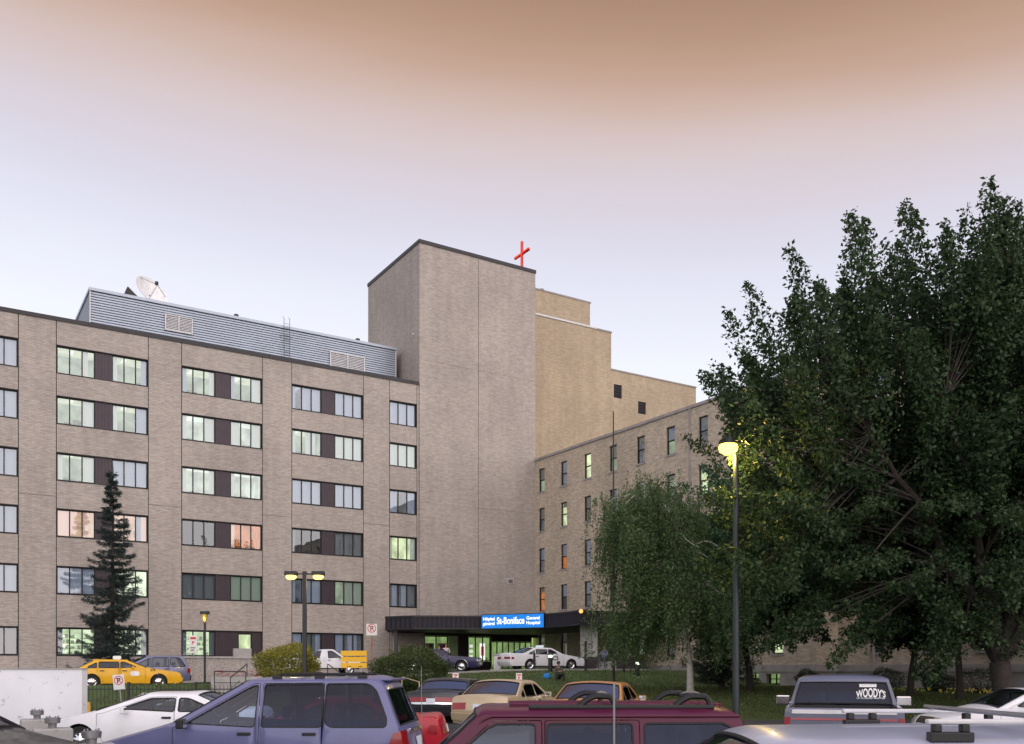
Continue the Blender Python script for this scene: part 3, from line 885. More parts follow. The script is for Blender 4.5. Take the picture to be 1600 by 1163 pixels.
for si, (s0, s1, yy) in enumerate(SEC):
    ops = []
    for c in (cols1, cols2)[si]:
        for (z0, z1) in rows2: ops.append((c - .45, c + .45, z0, z1))
    b = MB()
    wall_with_openings(b, s0, s1, 2.1, ROOF2, yy, yy + .3, ops)
    if si == 0:
        b.face([(s1, yy, 2.1), (s1, 1.9, 2.1), (s1, 1.9, ROOF2), (s1, yy, ROOF2)])
    b.face([(s0, yy, ROOF2 - .02), (s1, yy, ROOF2 - .02), (s1, 13, ROOF2 - .02), (s0, 13, ROOF2 - .02)])
    b.build('brick_wall', M['brick_old'], swing)
    MB().box(s0, s1 + (.1 if si == 0 else 0), yy - .1, yy + .4, ROOF2 + .002, ROOF2 + .2).build('coping', M['stone'], swing)
    for ci, c in enumerate((cols1, cols2)[si]):
        for ri, (z0, z1) in enumerate(rows2):
            st = lit2.get((ri, ci + 9 * si)) or rng.choice(['D', 'D', 'L', 'L', 'L', 'G'])
            sash(swing, c, z0, z1, yy, st, 100 * ri + ci + 31 * si)
    # stone water table and basement
    x = s0
    while x < s1 - .1:
        e = min(x + 2.4, s1)
        MB().box(x + .004, e - .004, yy - .14, yy + .3, 1.78, 2.17).build('stone_band', M['stone'], swing)
        x = e
    bops = [(c - .55, c + .55, .95, 1.62) for c in base_w if s0 + .8 < c < s1 - .8]
    b = MB(); wall_with_openings(b, s0, s1, -.3, 1.775, yy - .06, yy + .4, bops)
    if si == 0: b.face([(s1, yy - .06, -.3), (s1, 1.84, -.3), (s1, 1.84, 1.775), (s1, yy - .06, 1.775)])
    b.build('basement_wall', M['stone'], swing)
    if si == 0: MB().box(s1 + .001, s1 + .13, yy - .14, 1.76, 1.78, 2.17).build('stone_band', M['stone'], swing)
    for zr, (za, zb) in enumerate(((.0, .93), (.94, 1.35), (1.36, 1.765))):
        x = s0 + (.0 if zr % 2 else .7)
        while x < s1 - .2:
            e = min(x + 1.5, s1)
            if not any(o_[0] - .05 < e and o_[1] + .05 > x and o_[2] < zb and o_[3] > za for o_ in bops):
                MB().box(x + .008, e - .008, yy - .085, yy + .1, za + .006, zb - .006).build('stone_block', M['stone'], swing)
            x = e
    for q, (a, b_, c, d) in enumerate(bops):
        o = empty('basement_window', parent=swing)
        y2 = yy + .22
        fb = MB()
        for xa, xb in ((a, a + .06), ((a + b_) / 2 - .03, (a + b_) / 2 + .03), (b_ - .06, b_)): fb.box(xa, xb, y2, y2 + .08, c, d)
        fb.box(a + .06, (a + b_) / 2 - .03, y2, y2 + .08, (c + d) / 2, (c + d) / 2 + .05).box((a + b_) / 2 + .03, b_ - .06, y2, y2 + .08, (c + d) / 2, (c + d) / 2 + .05)
        fb.build('frame', M['black_frame'], o)
        link_mesh('pane', pane_mesh(b_ - a - .12, d - c), o, (a + .06, y2 + .04, c))
        room(o, a + .3, b_ - .3, c + .3, d, yy + .42, yy + 2.2, 'E' if q < 4 and si == 0 else 'D', False, q)
MB().box(-.3, .05, .31, .6, 2.2, ROOF2 - .05).build('inner_corner', M['brick_old'], swing)
for s_ in (19.0, 32.0, 39.0):
    yq = 0 if s_ < 29.5 else 1.9
    MB().box(s_ - .06, s_ + .06, yq - .12, yq - .001, 2.2, ROOF2).build('downpipe', M['stone'], swing)

# ------------------------------------------------------------------ entrance under the canopy
ent = empty('lobby_facade', (P0[0], P0[1], 0), A)
tag(ent, 'dark glazed entrance screen with green lit lobby under the canopy', 'entrance')
EZ, ET = 1.85, 4.62
def glazed(x0, x1, n, st, z0=EZ + .1, z1=ET - .1, cur='', y=-.5, seed=1):
    w = strip_window(ent, x0, x1, z0, z1, st, cur, n, y=y, seed=seed, depth=2.6)
    for ch in w.children:
        if ch.name.startswith('room'): ch.location.y = y - .1
    return w
MB().box(23.3, 25.86, -.62, -.35, 1.2, 4.7).build('brick_pier', M['brick'], ent)
glazed(25.9, 28.0, 2, 'E', seed=3)
MB().box(28.05, 28.85, -.58, -.4, EZ, ET - .1).build('green_panel', pbr('flat_green_panel', (.42, .60, .30), .5), ent)  # solid panel in one even green base colour
MB().box(28.9, 29.75, -.62, -.35, 1.2, 4.7).build('dark_pier', M['brown_panel'], ent)
glazed(29.8, 31.9, 3, 'E', z0=EZ + .7, seed=4)
MB().box(29.8, 31.9, -.56, -.4, 1.2, EZ + .68).build('bulkhead', M['brown_panel'], ent)
glazed(31.95, 35.9, 7, 'E', z1=ET - .45, seed=6)
MB().box(31.95, 35.9, -.56, -.4, ET - .44, ET).build('transom', M['brown_panel'], ent)
MB().box(23.3, 36.55, -.6, -.36, ET - .09, 4.78).build('header', M['brown_panel'], ent)
for q, x in enumerate((26.1, 27.15)):          # dark doors in the first lit screen
    MB().box(x, x + .72, -.40, -.30, EZ, EZ + 2.1).build('door', M['brown_panel'], ent)
POST = emit('glowing_poster', (1, .92, .88), 1.3); POSTR = emit('glowing_poster_red', (.9, .12, .08), 1.0)  # poster paper glows by itself in place of lobby light on it
p = MB().box(30.95, 31.45, -.44, -.42, 2.65, 4.0).build('poster', POST, ent)
MB().box(31.05, 31.35, -.45, -.441, 3.0, 3.75).build('red_print', POSTR, p)
for q in range(3):
    MB().box(30.0, 30.32, -.44, -.42, 2.8 + q * .42, 3.05 + q * .42).build('notice', emit('glowing_notice', (1, .98, .85), .9), ent)  # notices glow too, light put into plain paper

M['canopy'] = pbr('dark_canopy_metal', (.020, .018, .028), .5, .3)
canopy = empty('entrance_canopy', (0, 66, 1.85))
tag(canopy, 'dark ribbed entrance canopy sweeping in a concave curve above the drive', 'canopy')
ctl = [(-9.0, 66.9), (-6.85, 65.6), (-4.5, 65.75), (-2.2, 65.85), (0, 65.4), (1.6, 64.3), (2.9, 62.6), (3.8, 60.9), (4.3, 59.3)]
def crom(pts, n):
    out_ = []
    P = [Vector((*p, 0)) for p in pts]; P = [2 * P[0] - P[1]] + P + [2 * P[-1] - P[-2]]
    for i in range(1, len(P) - 2):
        for k in range(n):
            u = k / n
            a, b_, c, d = P[i - 1], P[i], P[i + 1], P[i + 2]
            out_.append(.5 * ((2 * b_) + (c - a) * u + (2 * a - 5 * b_ + 4 * c - d) * u * u + (3 * b_ - a - 3 * c + d) * u ** 3))
    out_.append(P[-2]); return out_
cv = [Vector((-9.0, 66.9, 0)) + (Vector((-6.85, 65.6, 0)) - Vector((-9.0, 66.9, 0))) * k / 12 for k in range(12)] + crom(ctl[1:], 14)
cz0, cz1 = 4.70 - 1.85, 5.66 - 1.85
b = MB(); prev = None; zig = []
for i, p in enumerate(cv):
    d = (cv[min(i + 1, len(cv) - 1)] - cv[max(i - 1, 0)]).normalized(); nrm = Vector((d.y, -d.x, 0))
    off = (.05 if i % 2 else 0.0)
    zig.append((p + nrm * off))
for p, q in zip(zig[:-1], zig[1:]):
    b.face([(p.x, p.y - 66, cz0 + .08), (q.x, q.y - 66, cz0 + .08), (q.x, q.y - 66, cz1 - .12), (p.x, p.y - 66, cz1 - .12)])
b.build('fascia', M['canopy'], canopy)
for (za, zb, of) in ((cz1 - .12, cz1, .09), (cz0, cz0 + .08, .09)):
    b = MB()
    for i in range(len(cv) - 1):
        pp = []
        for k_ in (i, i + 1):
            d = (cv[min(k_ + 1, len(cv) - 1)] - cv[max(k_ - 1, 0)]).normalized(); nrm = Vector((d.y, -d.x, 0))
            pp.append((cv[k_] + nrm * of, cv[k_] - nrm * .05))
        (a, a2), (c, c2) = pp
        b.face([(a.x, a.y - 66, za), (c.x, c.y - 66, za), (c.x, c.y - 66, zb), (a.x, a.y - 66, zb)])
        b.face([(a.x, a.y - 66, zb), (c.x, c.y - 66, zb), (c2.x, c2.y - 66, zb), (a2.x, a2.y - 66, zb)])
        b.face([(a2.x, a2.y - 66, za), (c2.x, c2.y - 66, za), (c.x, c.y - 66, za), (a.x, a.y - 66, za)])
    b.build('edge_trim', M['coping'], canopy)
rear = [TO(36.5, 17.2)[:2], TO(36.5, .1)[:2], TO(23.2, .1)[:2]]
poly = [(p.x, p.y - 66) for p in cv[::3]] + [(cv[-1].x, cv[-1].y - 66)] + [(x, y - 66) for x, y in rear]
for nm_, z in (('soffit', cz0 + .1), ('roof_deck', cz1 - .15)):
    bm = bmesh.new(); vs2 = [bm.verts.new((x, y, z)) for x, y in poly]
    bmesh.ops.triangle_fill(bm, edges=[bm.edges.new((vs2[i], vs2[(i + 1) % len(vs2)])) for i in range(len(vs2))], use_beauty=True)
    me = bpy.data.meshes.new(nm_); bm.to_mesh(me); bm.free(); me.materials.append(M['canopy'] if nm_ == 'soffit' else M['coping'])
    link_mesh(nm_, me, canopy)
e0, e1 = cv[-1], Vector((*rear[0], 0))
d = (e1 - e0).normalized(); nrm = Vector((d.y, -d.x, 0))
b = MB(); n_ = 40
zz_ = [e0 + (e1 - e0) * i / n_ + nrm * (.05 if i % 2 else 0) for i in range(n_ + 1)]
for p, q in zip(zz_[:-1], zz_[1:]): b.face([(p.x, p.y - 66, cz0), (q.x, q.y - 66, cz0), (q.x, q.y - 66, cz1), (p.x, p.y - 66, cz1)])
b.build('side_fascia', M['canopy'], canopy)
e0, e1 = Vector((*rear[2], 0)), cv[0]
b = MB(); zz_ = [e0 + (e1 - e0) * i / 24 for i in range(25)]
for i, (p, q) in enumerate(zip(zz_[:-1], zz_[1:])): b.face([(p.x - .04 * (i % 2), p.y - 66, cz0), (q.x - .04 * ((i + 1) % 2), q.y - 66, cz0), (q.x - .04 * ((i + 1) % 2), q.y - 66, cz1), (p.x - .04 * (i % 2), p.y - 66, cz1)])
b.build('side_fascia', M['canopy'], canopy)
for (x, y) in ((-8.3, 67.2),):
    MB().box(x - .12, x + .12, y - 66 - .12, y - 66 + .12, -.1, cz0 + .1).build('column', M['dark_steel'], canopy)
px_, py_ = 5.0, 61.2
MB().box(px_ - .55, px_ + .55, py_ - 66 - .2, py_ - 66 + .2, .85, cz0 + .1).build('pier', M['concrete'], canopy)
MB().box(px_ - .55, px_ + 3.6, py_ - 66 - .18, py_ - 66 + .18, -.4, .85).build('low_wall', M['brown_panel'], canopy)
lamp_o = MB().lathe([(0, -.04), (.10, -.02), (.13, .05), (.09, .12), (0, .14)], (4.35, 59.2 - 66, cz1 - .1), 'y', 14).build('round_lamp', emit('amber_lamp', (1, .45, .12), 1.6), canopy, smooth=True)

# illuminated sign on the canopy
sa, sb_ = Vector((-2.02, 65.72, 0)), Vector((2.22, 63.72, 0))
sd = (sb_ - sa); slen = sd.length; sang = math.atan2(sd.y, sd.x)
sign = empty('illuminated_sign', (sa.x, sa.y - .12, 4.74), sang)
tag(sign, 'illuminated blue hospital name sign mounted on the canopy edge', 'sign')
BLUE = emit('blue_sign_face', (.025, .24, .78), .95, .08, 2)
MB().box(0, slen, -.2, .0, 0, .92).build('sign_face', BLUE, sign)
b = MB().box(-.04, slen + .04, -.21, .1, -.05, -.002).box(-.04, slen + .04, -.21, .1, .922, .97).box(-.04, -.002, -.21, .1, 0, .92).box(slen + .002, slen + .04, -.21, .1, 0, .92)
b.build('sign_frame', M['black_frame'], sign)
WHITE_E = emit('white_letter_light', (1, 1, .98), 1.25)
def text_mesh(body, size, bold=0.0):
    cu = bpy.data.curves.new('tmp', 'FONT'); cu.body = body; cu.size = size; cu.offset = bold; cu.align_x = 'CENTER'; cu.resolution_u = 4
    o = bpy.data.objects.new('tmp', cu); COL.objects.link(o)
    bpy.context.view_layer.update()
    me = bpy.data.meshes.new_from_object(o.evaluated_get(bpy.context.evaluated_depsgraph_get()))
    v = [vv.co.copy() for vv in me.vertices]; f_ = [tuple(p.vertices) for p in me.polygons]
    bpy.data.objects.remove(o); bpy.data.curves.remove(cu); bpy.data.meshes.remove(me)
    return v, f_
def text(body, parent, loc, size, mat, bold=.0, sx=1.0, name='lettering'):
    v, f_ = text_mesh(body, size, bold); x, y, z = loc
    ys = [p.y for p in v]; ym = size * .3
    return link_mesh(name, raw_mesh(name, [(x + p.x * sx, y, z + p.y - ym) for p in v], f_, mat), parent)
text('Hôpital', sign, (.56, -.215, .64), .31, WHITE_E, bold=.008)
text('général', sign, (.56, -.215, .32), .31, WHITE_E, bold=.008)
text('St-Boniface', sign, (2.22, -.215, .48), .66, WHITE_E, bold=.016, sx=.70)
text('General', sign, (3.92, -.215, .64), .31, WHITE_E, bold=.008)
text('Hospital', sign, (3.92, -.215, .32), .31, WHITE_E, bold=.008)
# ------------------------------------------------------------------ vehicles
def paint(name, col, metal=.35, rough=.32):
    return pbr(name, col, rough, metal, var=.07, scale=2.5, coat=.4, spec=.3, bump=.004, bscale=3)
CG = glass('car_glass', (.58, .66, .75), .02, gcol=(.75, .82, 1.0))
CGR = glass('sky_lit_car_glass', (.40, .45, .50), .20, gcol=(.85, .88, 1.0))
CGD = glass('tinted_car_glass', (.22, .24, .32), .0, gcol=(.55, .62, .9))  # blue in its reflection colour stands in for lavender sky
SEAT = pbr('seat_cloth', (.05, .05, .06), .9)
INNER = pbr('cabin_lining', (.04, .04, .045), .9)
TAIL = pbr('red_lamp_lens', (.27, .008, .012), .2, coat=.5)
AMBER = pbr('amber_lens', (.65, .20, .02), .15, coat=.6)
LENS = pbr('clear_lamp_lens', (.65, .65, .66), .1, .4, coat=.6)
PLATE = pbr('licence_plate', (.62, .66, .72), .5)
SEAM = M['rubber']

def arc_fillet(pts, rad, closed=True, seg=5):
    """rounded polyline; returns points and for open lines the straight-span owner of each"""
    n = len(pts); out_ = []; own = []
    for i in range(n):
        p = Vector(pts[i][:2]); r = rad[i] if isinstance(rad, (list, tuple)) else rad
        if not closed and i in (0, n - 1):
            out_.append(p); own.append(i); continue
        a = Vector(pts[i - 1][:2]) - p; c = Vector(pts[(i + 1) % n][:2]) - p
        la, lc = a.length, c.length
        if r <= 0 or la < 1e-6 or lc < 1e-6: out_.append(p); own.append(i); continue
        a.normalize(); c.normalize()
        ang = a.angle(c, math.pi)
        if ang > math.pi - .02: out_.append(p); own.append(i); continue
        tl = min(r / math.tan(ang / 2), la * .48, lc * .48)
        p0, p1 = p + a * tl, p + c * tl
        for k in range(seg + 1):
            u = k / seg
            out_.append(p0 * (1 - u) ** 2 + p * 2 * u * (1 - u) + p1 * u * u); own.append(i)
    return out_, own

def offset_poly(pts, d):
    """positive d shrinks a polygon (either winding)"""
    n = len(pts); area = sum(pts[i][0] * pts[(i + 1) % n][1] - pts[(i + 1) % n][0] * pts[i][1] for i in range(n))
    s = 1 if area > 0 else -1; out_ = []
    for i in range(n):
        p0, p, p1 = Vector(pts[i - 1]), Vector(pts[i]), Vector(pts[(i + 1) % n])
        e0, e1 = (p - p0), (p1 - p)
        if e0.length < 1e-7 or e1.length < 1e-7: out_.append(p); continue
        n0 = Vector((-e0.y, e0.x)).normalized() * s; n1 = Vector((-e1.y, e1.x)).normalized() * s
        m = (n0 + n1)
        m = m.normalized() if m.length > 1e-6 else n0
        out_.append(p + m * d / max(.5, m.dot(n0)))
    return out_

def inside(px, pz, poly):
    P = np.array([[p[0], p[1]] for p in poly]); x, z = np.asarray(px), np.asarray(pz)
    res = np.zeros(x.shape, bool); j = len(P) - 1
    for i in range(len(P)):
        c = ((P[i, 1] > z) != (P[j, 1] > z))
        with np.errstate(divide='ignore', invalid='ignore'):
            xi = (P[j, 0] - P[i, 0]) * (z - P[i, 1]) / (P[j, 1] - P[i, 1] + 1e-12) + P[i, 0]
        res ^= c & (x < xi); j = i
    return res

def dens(poly, step):
    out_ = []
    for i in range(len(poly)):
        a, b = Vector(poly[i]), Vector(poly[(i + 1) % len(poly)])
        n = max(1, int(math.ceil((b - a).length / step)))
        for k in range(n): out_.append(a + (b - a) * k / n)
    return out_

def tri_region(outer, holes, grid):
    """triangles of outer minus holes with interior grid points"""
    polys = [outer] + holes
    pts = []; ed = []
    for pl in polys:
        k = len(pts); pts += [Vector((p[0], p[1])) for p in pl]
        ed += [(k + i, k + (i + 1) % len(pl)) for i in range(len(pl))]
    xs = [p[0] for p in outer]; zs = [p[1] for p in outer]
    gx = np.arange(min(xs) + grid / 2, max(xs), grid); gz = np.arange(min(zs) + grid / 2, max(zs), grid)
    X, Z = np.meshgrid(gx, gz); X = X.ravel(); Z = Z.ravel()
    if len(X):
        ok = inside(X, Z, outer)
        for h in holes: ok &= ~inside(X, Z, h)
        # keep clear of the borders
        B = np.array([[p.x, p.y] for p in pts])
        for i in np.nonzero(ok)[0]:
            if np.min((B[:, 0] - X[i]) ** 2 + (B[:, 1] - Z[i]) ** 2) > (grid * .45) ** 2: pts.append(Vector((X[i], Z[i])))
    V, E, F, _, _, _ = delaunay_2d_cdt(pts, ed, [], 0, 1e-5)
    C = np.array([[sum(V[i].x for i in f_) / len(f_), sum(V[i].y for i in f_) / len(f_)] for f_ in F])
    ok = inside(C[:, 0], C[:, 1], outer)
    for h in holes: ok &= ~inside(C[:, 0], C[:, 1], h)
    return V, [f_ for f_, k in zip(F, ok) if k]

class Car:
    def __init__(s, name, loc, head, L, Wd, outline, belt, pillars, doors, wheels, wr=.31, body=None, res=.10,
                 tumble=.30, label='', cat='car', group=None, glass_rear=None, glass_side=None, plan=(.13, .10), win_low=.035, pillar_w=.045,
                 crown=None, sill=.26, wmat=None, rear_window=True, frame=.075, seats=True, apillar=.10, cpillar=.10, last_win=None, rs=.9):
        s.L, s.W, s.belt, s.body, s.res, s.tumble, s.plan, s.sill = L, Wd, belt, body, res, tumble, plan, sill
        s.endr = .16 if 'van' in name else .05
        s.trimw = .010 if res < .1 else .016
        s.root = empty(name, loc, head); tag(s.root, label, cat, group)
        s.wheels, s.wr, s.rs = wheels, wr, rs
        s.gs = glass_side or CG; s.gr = glass_rear or CG
        s.crown_of = {'front': (.10, .02), 'hood': (.03, .03), 'windshield': (.09, .015), 'roof': (.025, .035), 'rearglass': (.07, .015), 'trunk': (.02, .025), 'rear': (.08, .02), 'bed': (0, 0)}
        if crown: s.crown_of.update(crown)
        s.make_outline(outline)
        s.windows(pillars, win_low, pillar_w, frame, apillar, cpillar, last_win)
        s.make_doors(doors)
        s.make_side()
        s.make_ribbon(rear_window)
        s.make_wheels()
        s.make_under()
        if seats: s.make_seats()

    def w(s, x, z):
        xn = x / (s.L / 2); p = 1.0
        if xn > .45: p -= s.plan[0] * ((xn - .45) / .55) ** 2.2
        if xn < -.5: p -= s.plan[1] * ((-xn - .5) / .5) ** 2.2
        zb = s.belt; W2 = s.W / 2
        if z > zb:
            k = z - zb; ins = .02 + k * s.tumble + .10 * k * k
        elif z > .62 * zb: ins = .02 * ((z - .62 * zb) / (.38 * zb)) ** 2
        else: ins = .09 * ((.62 * zb - z) / (.62 * zb)) ** 2
        return W2 * p - ins

    def make_outline(s, outline):
        tags = [o[3] for o in outline]
        pts, own = arc_fillet(outline, [o[2] for o in outline], closed=False)
        P = []; T = []
        for i in range(len(pts) - 1):
            tg = tags[own[i]] if own[i] != own[i + 1] else 'arc'
            base = tags[own[i]] if own[i] != own[i + 1] else tags[max(0, own[i] - 1)] if False else tags[own[i]]
            n = max(1, int(math.ceil((pts[i + 1] - pts[i]).length / max(.06, s.res * .9))))
            for k in range(n):
                P.append(pts[i] + (pts[i + 1] - pts[i]) * k / n); T.append((tg, base))
        P.append(pts[-1]); T.append(T[-1])
        s.P, s.T = P, T
        # crown smoothed along the outline
        c1 = np.array([s.crown_of.get(t[1] or 'rear', (.02, .02))[0] for t in T]); c2 = np.array([s.crown_of.get(t[1] or 'rear', (.02, .02))[1] for t in T])
        k = np.ones(5) / 5
        pad = lambda a: np.convolve(np.concatenate([[a[0]] * 2, a, [a[-1]] * 2]), k, 'valid')
        s.c1, s.c2 = pad(c1), pad(c2)
        s.N = []
        for i in range(len(P)):
            d = P[min(i + 1, len(P) - 1)] - P[max(i - 1, 0)]; d.normalize(); s.N.append(Vector((-d.y, d.x)) * -1 if False else Vector((d.y, -d.x)) * -1)
        # outline runs front to rear over the top: outward normal is to its left side rotated
        mid = Vector((0, s.belt * .6))
        i0 = max(range(len(P)), key=lambda i: P[i].y)
        if s.N[i0].y < 0: s.N = [-n for n in s.N]

    def ztop(s, x):
        best = -1
        for a, b in zip(s.P[:-1], s.P[1:]):
            lo, hi = (a.x, b.x) if a.x < b.x else (b.x, a.x)
            if lo <= x <= hi and hi - lo > 1e-6:
                u = (x - a.x) / (b.x - a.x); best = max(best, a.y + (b.y - a.y) * u)
        return best

    def windows(s, pillars, low, pw, frame, ap, cp, last):
        zl = s.belt + low
        up = lambda x: min(s.ztop(x + ap), s.ztop(x - cp), s.ztop(x)) - frame
        xs = np.arange(-s.L / 2 + .1, s.L / 2 - .1, .02)
        ok = [x for x in xs if up(x) > zl + .05]
        s.win = []; s.up = up; s.zl = zl
        if not ok: return
        x0, x1 = min(ok), max(ok)
        if last is not None: x0 = last
        cuts = [x1 + 1] + sorted(pillars, reverse=True) + [x0 - 1]
        for a, b in zip(cuts[:-1], cuts[1:]):
            hi = min(x1, a - (pw if not isinstance(pw, dict) else pw.get(a, .045))); lo = max(x0, b + (pw if not isinstance(pw, dict) else pw.get(b, .045)))
            if hi - lo < .1: continue
            n = max(3, int((hi - lo) / .08)); top = []
            for k in range(n + 1):
                x = hi + (lo - hi) * k / n; top.append((x, max(up(x), zl + .01)))
            top = [p for i, p in enumerate(top) if i in (0, n) or p[1] > zl + .03]
            poly = [(lo, zl)] + [(hi, zl)] + top if top[0][1] > zl + .06 else [(lo, zl)] + top
            cl = []
            for p in poly:
                if not cl or (Vector(p) - Vector(cl[-1])).length > .012: cl.append(p)
            if (Vector(cl[0]) - Vector(cl[-1])).length < .012: cl.pop()
            pl, _ = arc_fillet(cl, .045 if lo > x0 + .01 else s.endr, True, 5)
            s.win.append(pl)

    def make_doors(s, doors):
        s.doors = []
        for (x0, x1) in doors:            # x0 front, x1 rear
            n = 14; top = []
            for k in range(n + 1):
                x = x0 + (x1 - x0) * k / n
                z = max(s.belt - .01, s.up(x) + .035)
                top.append((x, min(z, s.ztop(x) - .028)))
            bot = []
            for k in range(n + 1):
                x = x1 + (x0 - x1) * k / n; z = s.sill + .02
                for wx in s.wheels:
                    dd = s.wr + .13
                    if abs(x - wx) < dd: z = max(z, s.wr + math.sqrt(dd * dd - (x - wx) ** 2))
                bot.append((x, z))
            pl, _ = arc_fillet(top + bot, .03, True, 3)
            cl = []
            for p in pl:
                if not cl or (p - cl[-1]).length > .006: cl.append(p)
            s.doors.append(cl)

    def side_mesh(s, name, V, F, mats, parent, sy, off=0.0, smooth=True):
        vv = [(p.x, sy * (s.w(p.x, p.y) + off), p.y) for p in V]
        ff = [tuple(reversed(f_)) if sy > 0 else tuple(f_) for f_ in F]
        return link_mesh(name, raw_mesh(name, vv, ff, mats, smooth=smooth), parent)

    def make_side(s):
        bot = []
        x = s.P[-1].x; n0 = s.P[-1]
        ws = sorted(s.wheels)
        bot.append(Vector((n0.x + .03, s.sill)))
        for wx in ws:
            r = s.wr + .055
            a0 = math.asin(max(-1, min(1, (s.sill - s.wr) / r)))
            for k in range(15):
                a = math.pi - a0 - (math.pi - 2 * a0) * k / 14
                bot.append(Vector((wx + r * math.cos(a), s.wr + r * math.sin(a))))
        bot.append(Vector((s.P[0].x - .03, s.sill)))
        outer = list(s.P) + dens_open(bot, .15)
        s.sideV, s.sideF = tri_region(outer, [d for d in s.doors] + [w for w in s.win if not s.door_of(w)], s.res)
        for sy in (1, -1):
            for d in s.doors:
                dd = offset_poly(d, .008)
                wins = [w for w in s.win if s.door_of(w) is d]
                V, F = tri_region(dd, [offset_poly(w, -.002) for w in wins], s.res)
                do = s.side_mesh('door', V, F, s.body, s.root, sy)
                for w in wins: s.make_window(w, do, sy)
                xr = min(p.x for p in d) + .18
                zz = s.belt - .10
                hw = s.w(xr, zz)
                MB().box(xr - .10, xr + .10, *sorted((sy * (hw - .01), sy * (hw + .022))), zz - .022, zz + .022).build('handle', s.handle if hasattr(s, 'handle') else M['black'], do, bevel=.008)
            for w in s.win:
                if not s.door_of(w): s.make_window(w, s.root, sy)

    def door_of(s, w):
        c = sum((Vector(p) for p in w), Vector((0, 0))) / len(w)
        for d in s.doors:
            if inside([c.x], [c.y], d)[0]: return d
        return None

    def make_window(s, w, parent, sy):
        V, F = tri_region(dens(w, .2), [], max(.12, s.res))
        s.side_mesh('window', V, F, s.gs, parent, sy, -.010)
        ring_o = offset_poly(w, -s.trimw); ring_i = offset_poly(w, s.trimw * .75)
        n = len(w); b = MB()
        for i in range(n):
            j = (i + 1) % n
            q = [ring_o[i], ring_o[j], ring_i[j], ring_i[i]]
            pts = [(p.x, sy * (s.w(p.x, p.y) + .003), p.y) for p in q]
            b.face(pts if sy < 0 else pts[::-1])
        b.build('window_trim', M['rubber'], parent)

    US = [-1, -.985, -.96, -.92, -.86, -.75, -.58, -.4, -.2, 0, .2, .4, .58, .75, .86, .92, .96, .985, 1]
    def rp(s, i, u, off=0.0):
        p, n = s.P[i], s.N[i]; wd = s.w(p.x, p.y)
        o = s.c1[i] * (1 - u * u) + s.c2[i] * (1 - abs(u) ** 10) + off
        return (p.x + n.x * o, wd * u, p.y + n.y * o)

    def make_ribbon(s, rear_window):
        us = s.US; m = len(us)
        v = [s.rp(i, u) for i in range(len(s.P)) for u in us]
        f_ = []; g = {'windshield': [], 'rearglass': []}
        for i in range(len(s.P) - 1):
            tg = s.T[i][0]
            for j in range(m - 1):
                q = (i * m + j, i * m + j + 1, (i + 1) * m + j + 1, (i + 1) * m + j)
                uc = (us[j] + us[j + 1]) / 2
                if tg in g and abs(uc) < .9 and (tg != 'rearglass' or rear_window): g[tg].append(q)
                elif tg == 'bed' and abs(uc) < .93: continue
                else: f_.append(q)
        me = raw_mesh('body', v, f_, s.body)
        bm = bmesh.new(); bm.from_mesh(me)
        for sy in (1, -1):
            base = [bm.verts.new((p.x, sy * s.w(p.x, p.y), p.y)) for p in s.sideV]
            for q in s.sideF:
                try: bm.faces.new([base[i] for i in (reversed(q) if sy > 0 else q)])
                except ValueError: pass
        bmesh.ops.delete(bm, geom=[v_ for v_ in bm.verts if not v_.link_faces], context='VERTS')
        bmesh.ops.remove_doubles(bm, verts=bm.verts, dist=.0008)
        bmesh.ops.recalc_face_normals(bm, faces=bm.faces)
        bm.to_mesh(me); bm.free()
        me.polygons.foreach_set('use_smooth', [True] * len(me.polygons)); me.set_sharp_from_angle(angle=R(38)); me.update()
        s.body_obj = link_mesh('body', me, s.root)
        for tg, nm_ in (('windshield', 'windscreen'), ('rearglass', 'rear_window')):
            if not g[tg]: continue
            used = sorted({i for q in g[tg] for i in q}); mp = {i: k for k, i in enumerate(used)}
            vv = []
            for i in used:
                a, j = divmod(i, m); vv.append(s.rp(a, us[j], -.008))
            link_mesh(nm_, raw_mesh(nm_, vv, [tuple(mp[i] for i in q) for q in g[tg]], s.gr if tg == 'rearglass' else CG, smooth=True), s.root)
            rows_ = sorted({i // m for i in used}); b = MB()
            u1 = .92
            loop = [(rows_[0], u) for u in np.linspace(-u1, u1, 13)] + [(r_, u1) for r_ in rows_[1:]] + [(rows_[-1], u) for u in np.linspace(u1, -u1, 13)[1:]] + [(r_, -u1) for r_ in rows_[::-1][1:-1]]
            b.tube([s.rp(i, u, .002) for i, u in loop] + [s.rp(*loop[0], .002)], .013, 5)
            b.build('glass_trim', M['rubber'], s.root)

    def end_patch(s, rear, z0, z1, u0, u1, off, mat, name, thick=.03, n=8, parent=None):
        idx = [i for i in range(len(s.P)) if (s.P[i].x < 0) == rear and abs(s.P[i].x) > s.L * .33]
        zs = [s.P[i].y for i in idx]
        def ev(z, u, o):
            k = min(range(len(idx) - 1), key=lambda k: 0 if min(zs[k], zs[k + 1]) <= z <= max(zs[k], zs[k + 1]) else min(abs(zs[k] - z), abs(zs[k + 1] - z)) + 1)
            t = 0 if abs(zs[k + 1] - zs[k]) < 1e-6 else max(0, min(1, (z - zs[k]) / (zs[k + 1] - zs[k])))
            a, b = Vector(s.rp(idx[k], u, o)), Vector(s.rp(idx[k + 1], u, o)); return tuple(a + (b - a) * t)
        b = MB(); rows_ = [z0 + (z1 - z0) * k / 4 for k in range(5)]; cols = [u0 + (u1 - u0) * k / n for k in range(n + 1)]
